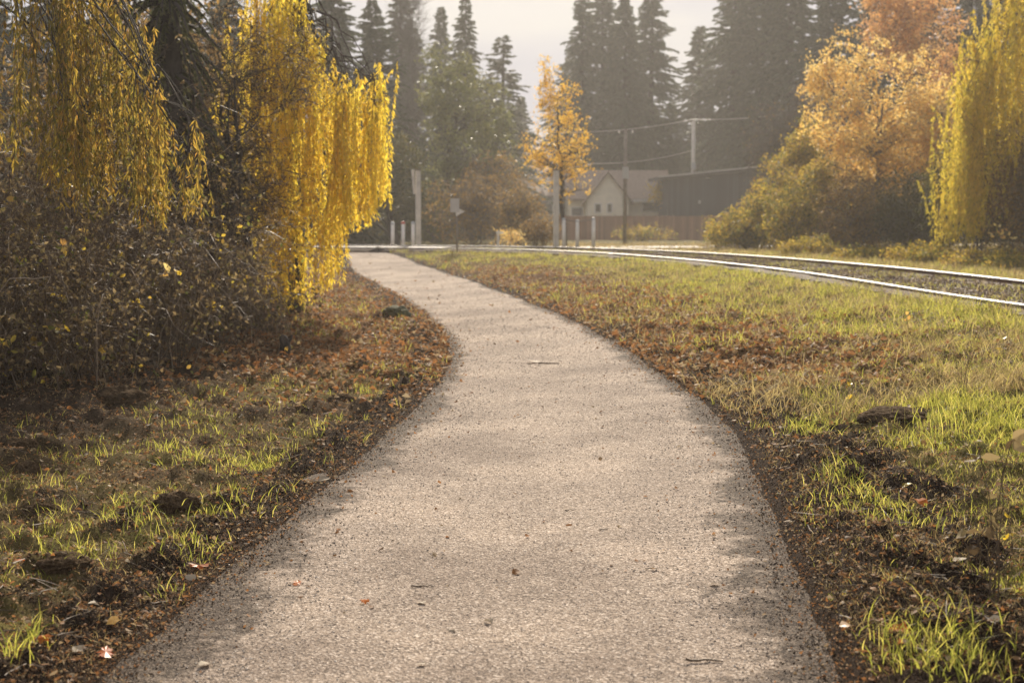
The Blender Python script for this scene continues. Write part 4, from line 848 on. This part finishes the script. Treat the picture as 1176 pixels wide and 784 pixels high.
# grass and weeds beyond the rails
P = scatter(6500, 26, 60, 1, lambda X, Y: (rail_dist(X, Y)[1] > 0) * 1.0 * (rail_dist(X, Y)[0] > 1.15)); q = np.repeat(P, 7, 0) + rng.normal(size=(len(P) * 7, 2)) * .12
ok = (rail_dist(q[:, 0], q[:, 1])[0] > 1.15) & ((q[:, 0] > 1.5) | (q[:, 1] < 44)); q = q[ok]
tag(blades(Acc(), q[:, 0], q[:, 1], .16 * (.4 + rng.random(len(q))), np.full(len(q), .012), .8).mesh('verge_grass', M['straw']), 'rough dry grass on the far side of the rails', 'grass', kind='stuff')
# leaf litter
lA = Acc(); ld = lambda X, Y: .12 + .88 * masks(X, Y)[1]
for n, y0, y1, sz in ((2600, 4.5, 9, .026), (4500, 8, 17, .036)):
    P = scatter(n, y0, y1, 0, lambda X, Y: .30 + .7 * masks(X, Y)[1]); p = np.c_[P, G(P[:, 0], P[:, 1]) + .006 + .01 * rng.random(n)]
    Nn = unit(rng.normal(size=(n, 3)) * [.45, .45, .2] + [0, 0, 1]); D = unit(np.cross(Nn, rng.normal(size=(n, 3)))); l_ = sz * (.5 + rng.random(n)); frag(lA, p, D, Nn, l_, l_ * (.6 + .3 * rng.random(n)))
P = scatter(48000, 11, 46, 0, ld); P = P[rail_clear(P[:, 0], P[:, 1])]; n = len(P); p = np.c_[P, G(P[:, 0], P[:, 1]) + .01 + .02 * rng.random(n)]; D = rng.normal(size=(n, 3)) * [1, 1, .35]; l_ = .065 * (.5 + .8 * rng.random(n)); leaves(lA, p, D, l_, l_ * .65, .3)
P = scatter(200000, 4.5, 24, 0, lambda X, Y: (.35 + .3 * masks(X, Y)[1]) * np.exp(-np.clip(path_in(X, Y), 0, 9) / .10), 1.1, .4); n = len(P); p = np.c_[P, np.maximum(G(P[:, 0], P[:, 1]), np.where(path_in(P[:, 0], P[:, 1]) > -.05, path_z(P[:, 0], P[:, 1]), -9)) + .002 + .012 * rng.random(n)]; D = rng.normal(size=(n, 3)) * [1, 1, .5]; l_ = (.006 + .022 * rng.random(n) ** 3) * np.interp(P[:, 1], [5, 20], [.8, 1.6]); leaves(lA, p, D, l_, l_ * (.25 + .5 * rng.random(n)), .3)
tag(lA.mesh('leaf_litter', M['litter']), 'brown and rust leaf litter strewn over both verges', 'leaf litter', kind='stuff')
# crumbs of soil and gravel
def stones(acc, P, r):
    n = len(P); o = np.array([[1, 0, 0], [-1, 0, 0], [0, 1, 0], [0, -1, 0], [0, 0, .75], [0, 0, -.6]]); V = o[None] * (.65 + .7 * rng.random((n, 6, 1))) + rng.normal(size=(n, 6, 3)) * .14
    a = rng.random(n) * 6.28; c, s = np.cos(a)[:, None], np.sin(a)[:, None]; V = np.stack([V[..., 0] * c - V[..., 1] * s, V[..., 0] * s + V[..., 1] * c, V[..., 2]], -1) * r[:, None, None] + P[:, None]
    f = np.array([[0, 2, 4], [2, 1, 4], [1, 3, 4], [3, 0, 4], [2, 0, 5], [1, 2, 5], [3, 1, 5], [0, 3, 5]]); T = (np.arange(n)[:, None, None] * 6 + f).reshape(-1, 3)
    return acc.add(V, T, np.repeat(rng.random(n), 6))
m_peb, nn, ll, pp = newmat('gravel_chip'); rr_ = ramp(nn, [(.10, .08, .062), (.21, .168, .13), (.34, .275, .215), (.68, .61, .52)], [0, .3, .85, 1]); ll.new(attr(nn, 'rnd'), rr_.inputs['Fac']); ll.new(rr_.outputs['Color'], pp.inputs['Base Color']); pp.inputs['Roughness'].default_value = .6
n = 90000; Y = 4.2 * (38 / 4.2) ** (rng.random(n) ** 1.5 * (.75 + .25 * rng.random(n))); X = elx(Y) - .05 + rng.random(n) * (erx(Y) - elx(Y) + .1); r = (.0018 + .0042 * rng.random(n) ** 3) * np.interp(Y, [4, 20], [.9, 1.8])
pe = np.minimum(X - elx(Y), erx(Y) - X); k_ = rng.random(n) < .02 + sstep((pe - .10) / .50) + .7 * (fbm(X * 4, Y * 2, 66) - .5) * sstep(pe / .3); X, Y, r = X[k_], Y[k_], r[k_]
pz = G0(X, Y) - .012 + (fbm(X * 3, Y * 3, 55) - .5) * .016 + (fbm(X * 20, Y * 20, 57, 2) - .5) * .006 + .010
tag(stones(Acc(), np.c_[X, Y, pz + r * .1], r).mesh('gravel', m_peb), 'loose crushed gravel chips on the path surface', 'gravel', kind='stuff')
m_cr, nn, ll, pp = newmat('soil_crumb'); rr_ = ramp(nn, [(.020, .013, .008), (.055, .036, .022), (.15, .10, .062)]); ll.new(attr(nn, 'rnd'), rr_.inputs['Fac']); ll.new(rr_.outputs['Color'], pp.inputs['Base Color']); pp.inputs['Roughness'].default_value = .95; pp.inputs['Specular IOR Level'].default_value = .03
P = scatter(120000, 4.3, 20, 0, lambda X, Y: np.where(path_in(X, Y) > 0, .95 * np.exp(-(path_in(X, Y) / (.06 + .16 * fbm(X * 2.2, Y * 2.2, 67))) ** 1.3), .12 + .88 * masks(X, Y)[0] * (path_in(X, Y) > -1.0)), 1.1, .45); n = len(P); r = (.002 + .007 * rng.random(n) ** 3) * np.interp(P[:, 1], [4, 18], [.9, 1.8]); r = np.where(path_in(P[:, 0], P[:, 1]) > -.04, r * .62, r); zz = np.maximum(G(P[:, 0], P[:, 1]), np.where(path_in(P[:, 0], P[:, 1]) > 0, path_z(P[:, 0], P[:, 1]) - .003, -9))
tag(stones(Acc(), np.c_[P, zz + r * .2], r).mesh('soil_crumbs', m_cr), 'dark crumbly soil and mulch along the path edges', 'soil', kind='stuff')
# twigs strewn on the verge
P = scatter(3400, 4.6, 24, 0, lambda X, Y: .5 + 0 * X); n = len(P); a_ = rng.random(n) * 6.28; L_ = (.03 + .16 * rng.random(n) ** 2); D = np.c_[np.cos(a_), np.sin(a_)]; K = np.linspace(-.5, .5, 5)
XY = P[:, None] + D[:, None] * (K[None, :, None] * L_[:, None, None]) + rng.normal(size=(n, 5, 2)) * .004; Z = G(XY[..., 0], XY[..., 1]).max(1)[:, None] + .004 + (K[None] * rng.normal(size=(n, 1)) * .25 * L_[:, None]) + .004
tag(tubes(Acc(), np.dstack([XY, Z]), np.full((n, 5), .0016) * (.6 + rng.random((n, 1))), 3).mesh('twig_litter', M['twig']), 'fine dead twigs scattered over the verges', 'twigs', kind='stuff')

# ---------------------------------------------------------------- clods, stones, stump
def lump(name, px, py, w, h, mat, label, cat, group=None, amp=.22):
    g = gp(px, py); X, Y = g[0], g[1]; s = Y / F; n = 56; a = Acc(); th = np.linspace(0, 2 * np.pi, n, endpoint=False); ph = np.linspace(0.02, np.pi * .62, 28)
    V = []
    for p in ph:
        for t in th:
            h_ = h * .9; d = np.array([math.sin(p) * math.cos(t), math.sin(p) * math.sin(t), math.cos(p)]); k = 1 + amp * (fbm(d[0] * 2.2 + px, d[1] * 2.2 + d[2] * 2, 9, 4) - .5) * 2 + .12 * (vn(d[0] * 7 + px, d[1] * 7 + d[2] * 6, 4) - .5) + .09 * (vn(d[0] * 16 + px, d[1] * 16 + d[2] * 15, 6) - .5)
            V.append([X + d[0] * w / 2 * s * k, Y + d[1] * w / 2 * s * k, d[2] * h_ * s * k])
    V = np.array(V); zb = float(G(X, Y)) - .01; V[:, 2] += zb; idx = np.arange(28 * n).reshape(28, n); nx = np.roll(idx, -1, 1)
    a.add(V, np.stack([idx[:-1], idx[1:], nx[1:], nx[:-1]], -1).reshape(-1, 4)); o = a.mesh(name, M[mat], None, True); return tag(o, label, cat, group)
for px, py, w, h, lab in ((200, 592, 52, 22, 'largest dark soil clod at the left verge, a rounded mound among green blades'), (25, 532, 44, 22, 'dark soil clod at the left picture edge below the brambles'), (47, 592, 44, 20, 'dark soil clod in moss left of the largest clod'), (30, 562, 34, 14, 'small dark clod wedged between two larger ones by the left edge'), (72, 672, 60, 14, 'low flat dark clod beside the bright orange leaf'), (414, 428, 34, 12, 'dark clod in the grass closest to the left path edge'), (392, 468, 30, 12, 'small brown clod left of the path, short of the stump'), (1025, 490, 74, 13, 'wide dark mound of earth in the right hand grass'), (925, 497, 40, 12, 'low earth clod at the right path edge beside a green tuft'), (820, 402, 44, 9, 'flat earth clod at the right verge where the path starts to bend'), (300, 470, 40, 12, 'flat dark clod in the leaf litter below the bramble thicket'), (140, 480, 60, 16, 'broad dark clod in the shade at the bramble foot')):
    lump('soil_clod', px, py, w, h, 'ground', lab, 'soil clod', 'dark earth clods on the verges', .3)
lump('mossy_stone', 455, 364, 34, 12, 'moss', 'mossy rounded stone in the leaf litter left of the path bend', 'stone')
lump('rock', 434, 290, 24, 8, 'clod', 'dark rock beside the path end under the last willow strands', 'rock')
g = gp(329, 418); s = g[1] / F; st = thing('stump', (g[0], g[1], float(G(g[0], g[1]))), 'short dark charred stump with a bent snapped top at the thicket end', 'stump'); b = np.array(st.location)
P = np.array([b - [0, 0, .05], b + [.00, 0, .08], b + [-.01, 0, .16], b + [-.035, 0, .21], b + [-.05, 0, .235]]); a = Acc(); tubes(a, P, np.array([.075, .058, .052, .045, .03]), 9, True); a.v[0] += rng.normal(size=a.v[0].shape) * .006; a.mesh('trunk', M['bark_dark'], st, True)
tubes(Acc(), np.array([b + [.01, 0, .15], b + [.05, 0, .20], b + [.06, 0, .245]]), np.array([.02, .014, .008]), 6, True).mesh('broken_branch', M['bark_dark'], st, True)

# ---------------------------------------------------------------- single leaves and sticks that stand out
def surf(X, Y): return float(path_z(X, Y)) + .004 if path_in(X, Y) > .05 else float(G(X, Y)) + .012
def one_leaf(px, py, sz, mat, label, lob=False, tilt=.25, ang=None):
    g = gp(px, py); X, Y = g[0], g[1]; s = sz * Y / F; z = surf(X, Y) + .15 * s; th = rng.random() * 6.28 if ang is None else ang; D = np.array([[math.cos(th), math.sin(th), tilt * .6]]); Nn = unit(np.array([[rng.normal() * tilt, rng.normal() * tilt - .15, 1]]))
    a = frag(Acc(), np.array([[X, Y, z]]) - D * s * .5, D, Nn, s, s * .8, None, lob); tag(a.mesh('fallen_leaf', M[mat]), label, 'leaf', 'single fallen leaves that stand out')
def stick(px, py, w, label, ang=0, r=.0035, mat='twig'):
    g = gp(px, py); X, Y = g[0], g[1]; L_ = w * Y / F; K = np.linspace(-.5, .5, 7); P = np.c_[X + K * L_ * math.cos(ang), Y + K * L_ * math.sin(ang), np.full(7, surf(X, Y) + r)]; P += rng.normal(size=P.shape) * [.02 * L_, .02 * L_, .0015]
    tag(tubes(Acc(), P, np.linspace(r, r * .5, 7), 6, True).mesh('stick', M[mat], None, True), label, 'stick', 'sticks lying on the gravel path')
for a_ in ((485, 693, 15, 'pale', 'pale leaf on the path just below an orange brown stick'), (561, 717, 13, 'pale', 'whitish leaf alone in the lower middle of the path'), (519, 728, 11, 'pale', 'small curled pale leaf left of the whitish one on the path'), (483, 764, 13, 'pale', 'pale leaf lying nearest the camera on the path'),
           (592, 660, 15, 'litter', 'brown bark coloured leaf in the centre of the path'), (418, 695, 13, 'red', 'faded red leaf in the left third of the path'), (342, 671, 14, 'red', 'small red leaf at the left edge of the path'), (235, 767, 20, 'pale', 'pale crumpled leaf at the bottom left path corner'),
           (821, 673, 15, 'pale', 'pale leaf at the right third of the path'), (842, 488, 10, 'pale', 'white speck of a leaf at the right path edge by the dark shoulder'), (898, 510, 12, 'pale', 'pale leaf in the grass edge above the dark mulch'), (970, 734, 18, 'amber', 'tan leaf on the dark mulch at the lower right'),
           (1102, 659, 24, 'pale', 'bright white leaf, largest pale one in the lower right grass'), (1055, 590, 22, 'red', 'upright orange red leaf in the right hand grass'), (1091, 682, 18, 'red', 'orange red leaf just below the bright white leaf'), (1141, 718, 22, 'pale', 'pale leaf among grass at the lower right corner'),
           (1035, 742, 34, 'red', 'broad rust red leaf near the lower right corner'), (33, 663, 34, 'red', 'bright orange lobed leaf near the left picture edge'), (50, 755, 26, 'red', 'orange leaf standing on edge at the bottom left'), (122, 754, 30, 'red', 'orange leaf lying flat right of the bottom left one'),
           (130, 722, 24, 'orange', 'tan orange leaf on bare soil above the flat orange one'), (227, 654, 26, 'red', 'orange leaf at the soil edge of the path, left'), (219, 668, 16, 'pale', 'small white leaf directly under the orange one at the soil edge'), (108, 698, 20, 'pale', 'curled white leaf in the dark soil, lower left'),
           (90, 745, 20, 'pale', 'bent whitish leaf between two orange ones, lower left'), (148, 524, 18, 'pale', 'pale leaf in the moss left of the thin green blades'), (372, 555, 16, 'pale', 'pale leaf on the left path edge halfway up'), (1062, 577, 16, 'yellow', 'small yellow leaf beside a brown one in the right hand grass'),
           (612, 417, 16, 'dead', 'dark curled leaf in the middle of the path at the bend'), (1040, 562, 20, 'yellow', 'yellow leaf on the right hand grass near the bright tuft')):
    one_leaf(*a_, lob=a_[3] == 'red')
for a_ in ((485, 677, 27, 'orange brown stick lying across the left half of the path', .05, .004), (809, 760, 44, 'longest dark stick on the path, bottom right', 0, .005), (748, 656, 14, 'short thin stick right of the path centre', .1, .003), (655, 587, 14, 'short bent stick in the upper middle of the path', .5, .003), (693, 611, 12, 'tiny dark stick right of the bent one', .3, .003), (630, 418, 24, 'dark stick beside the curled leaf at the path bend', -.1, .008)): stick(*a_)

# ---------------------------------------------------------------- single weeds
def weed(px, py, hpx, n, lmat, lsz, nl, label, smat='twig', spread=.25, r=.0022):
    g = gp(px, py); X, Y = g[0], g[1]; z = float(G(X, Y)); h = hpx * Y / F; t = thing('weed', (X, Y, z), label, 'weed', 'tall weeds on the right hand verge'); b = np.array([X, Y, z])
    th = rng.random(n) * 6.28; D = np.c_[np.cos(th), np.sin(th), 0 * th]; hh = h * (.6 + .5 * rng.random(n)); hh[0] = h
    S = b + D * .02; P = wob(bez(S, S + np.c_[0 * hh, 0 * hh, hh * .6], S + D * (spread * hh)[:, None] + np.c_[0 * hh, 0 * hh, hh], 8), h * .02); tubes(Acc(), P, np.linspace(r, r * .45, 8)[None].repeat(n, 0), 5).mesh('stems', M[smat], t, True)
    q = rng.integers(0, n, nl); i = rng.integers(3, 8, nl); p = P[q, i]; Nn = unit(rng.normal(size=(nl, 3)) + [0, 0, .3]); l_ = lsz * (.6 + .7 * rng.random(nl)); frag(Acc(), p, rng.normal(size=(nl, 3)) * [1, 1, .6], Nn, l_, l_ * .7).mesh('leaves', M[lmat], t)
weed(1143, 690, 190, 4, 'dead', .06, 14, 'dead brown weed with large crumpled leaves at the right edge', 'twig', .10, .0032)
weed(1118, 668, 80, 3, 'dead', .06, 9, 'shorter dead weed with curled brown leaves left of the tall one', 'twig', .2)
weed(1165, 640, 70, 2, 'yellow', .034, 7, 'weed with soft yellow leaves at the right picture edge', 'twig', .2)
weed(978, 462, 26, 2, 'yellow', .07, 3, 'small weed with a bright yellow leaf above the grass bank', 'twig', .2)
weed(1045, 390, 34, 2, 'orange', .08, 4, 'weed with orange yellow leaves beside the pale patch below the rails', 'twig', .2)
weed(1152, 415, 26, 2, 'yellow', .07, 3, 'yellow leaved weed near the right edge below the near rail', 'twig', .2)
for px, py, h in ((1105, 470, 90), (905, 425, 50)): weed(px, py, h, 5, 'dead', .02, 16, 'tall bare brown seed stalks %s' % ('standing in the right hand grass' if px > 1000 else 'closest to the path bend on the right'), 'twig', .3)
g = gp(1068, 372); n = 170; q = g[:2] + rng.normal(size=(n, 2)) * [.30, .45]; tag(stones(Acc(), np.c_[q, G(q[:, 0], q[:, 1]) + .02], .012 + .022 * rng.random(n)).mesh('pale_rubble', M['pale']), 'patch of pale rubble in the grass below the rails', 'rubble', kind='stuff')

# ---------------------------------------------------------------- haze
hz = Acc().box((0, 0, 15), (354, 354, 38)); m = bpy.data.materials.new('haze'); m.use_nodes = True; n = m.node_tree.nodes; n.remove(n['Principled BSDF'])
v = n.new('ShaderNodeVolumePrincipled'); v.inputs['Density'].default_value = .0009; v.inputs['Color'].default_value = (1, .955, .90, 1); v.inputs['Anisotropy'].default_value = .38
m.node_tree.links.new(v.outputs[0], n['Material Output'].inputs['Volume']); tag(hz.mesh('haze', m), kind='stuff')
# stones on the track bed
kk = np.where((mid_rail[:, 1] > 12) & (mid_rail[:, 0] > -2))[0]; q = kk[rng.integers(0, len(kk), 16000)]; u_ = (rng.random((16000, 1)) * 2 - 1) * 1.8; ok = np.abs(np.abs(u_[:, 0]) - GAUGE[q] / 2) > .07
q2 = (mid_rail[q] + tan[q] * rng.random((16000, 1)) * .8 + nor[q] * u_)[ok]; zz = BED + .088 - .14 * sstep((np.abs(u_[ok, 0]) - 1.2) / .4)
m_bs, nn, ll, pp = newmat('ballast_stone'); rr_ = ramp(nn, [(.07, .04, .025), (.17, .10, .06), (.26, .20, .14)]); ll.new(attr(nn, 'rnd'), rr_.inputs['Fac']); ll.new(rr_.outputs['Color'], pp.inputs['Base Color']); pp.inputs['Roughness'].default_value = .8
tag(stones(Acc(), np.c_[q2, zz], .012 + .022 * rng.random(len(q2))).mesh('ballast_stones', m_bs), 'rusty ballast stones and dry crumbs between the rails', 'ballast', kind='stuff')
# leaves drifted onto the path margin and thinly over the path
n = 900; Y = 5.5 * (40 / 5.5) ** rng.random(n); u = rng.random(n) ** 1.8 * .5; u = np.where(rng.random(n) < .5, u, 1 - u); X = elx(Y) + u * (erx(Y) - elx(Y)); p = np.c_[X, Y, path_z(X, Y) + .006 + .006 * rng.random(n)]
Nn = unit(rng.normal(size=(n, 3)) * [.4, .4, .2] + [0, 0, 1]); D = unit(np.cross(Nn, rng.normal(size=(n, 3)))); l_ = (.014 + .03 * rng.random(n) ** 2) * np.interp(Y, [5, 30], [.8, 1.7])
tag(frag(Acc(), p, D, Nn, l_, l_ * .7).mesh('leaf_bits', M['litter']), 'small broken leaf bits thinly strewn over the gravel path', 'leaf litter', kind='stuff')
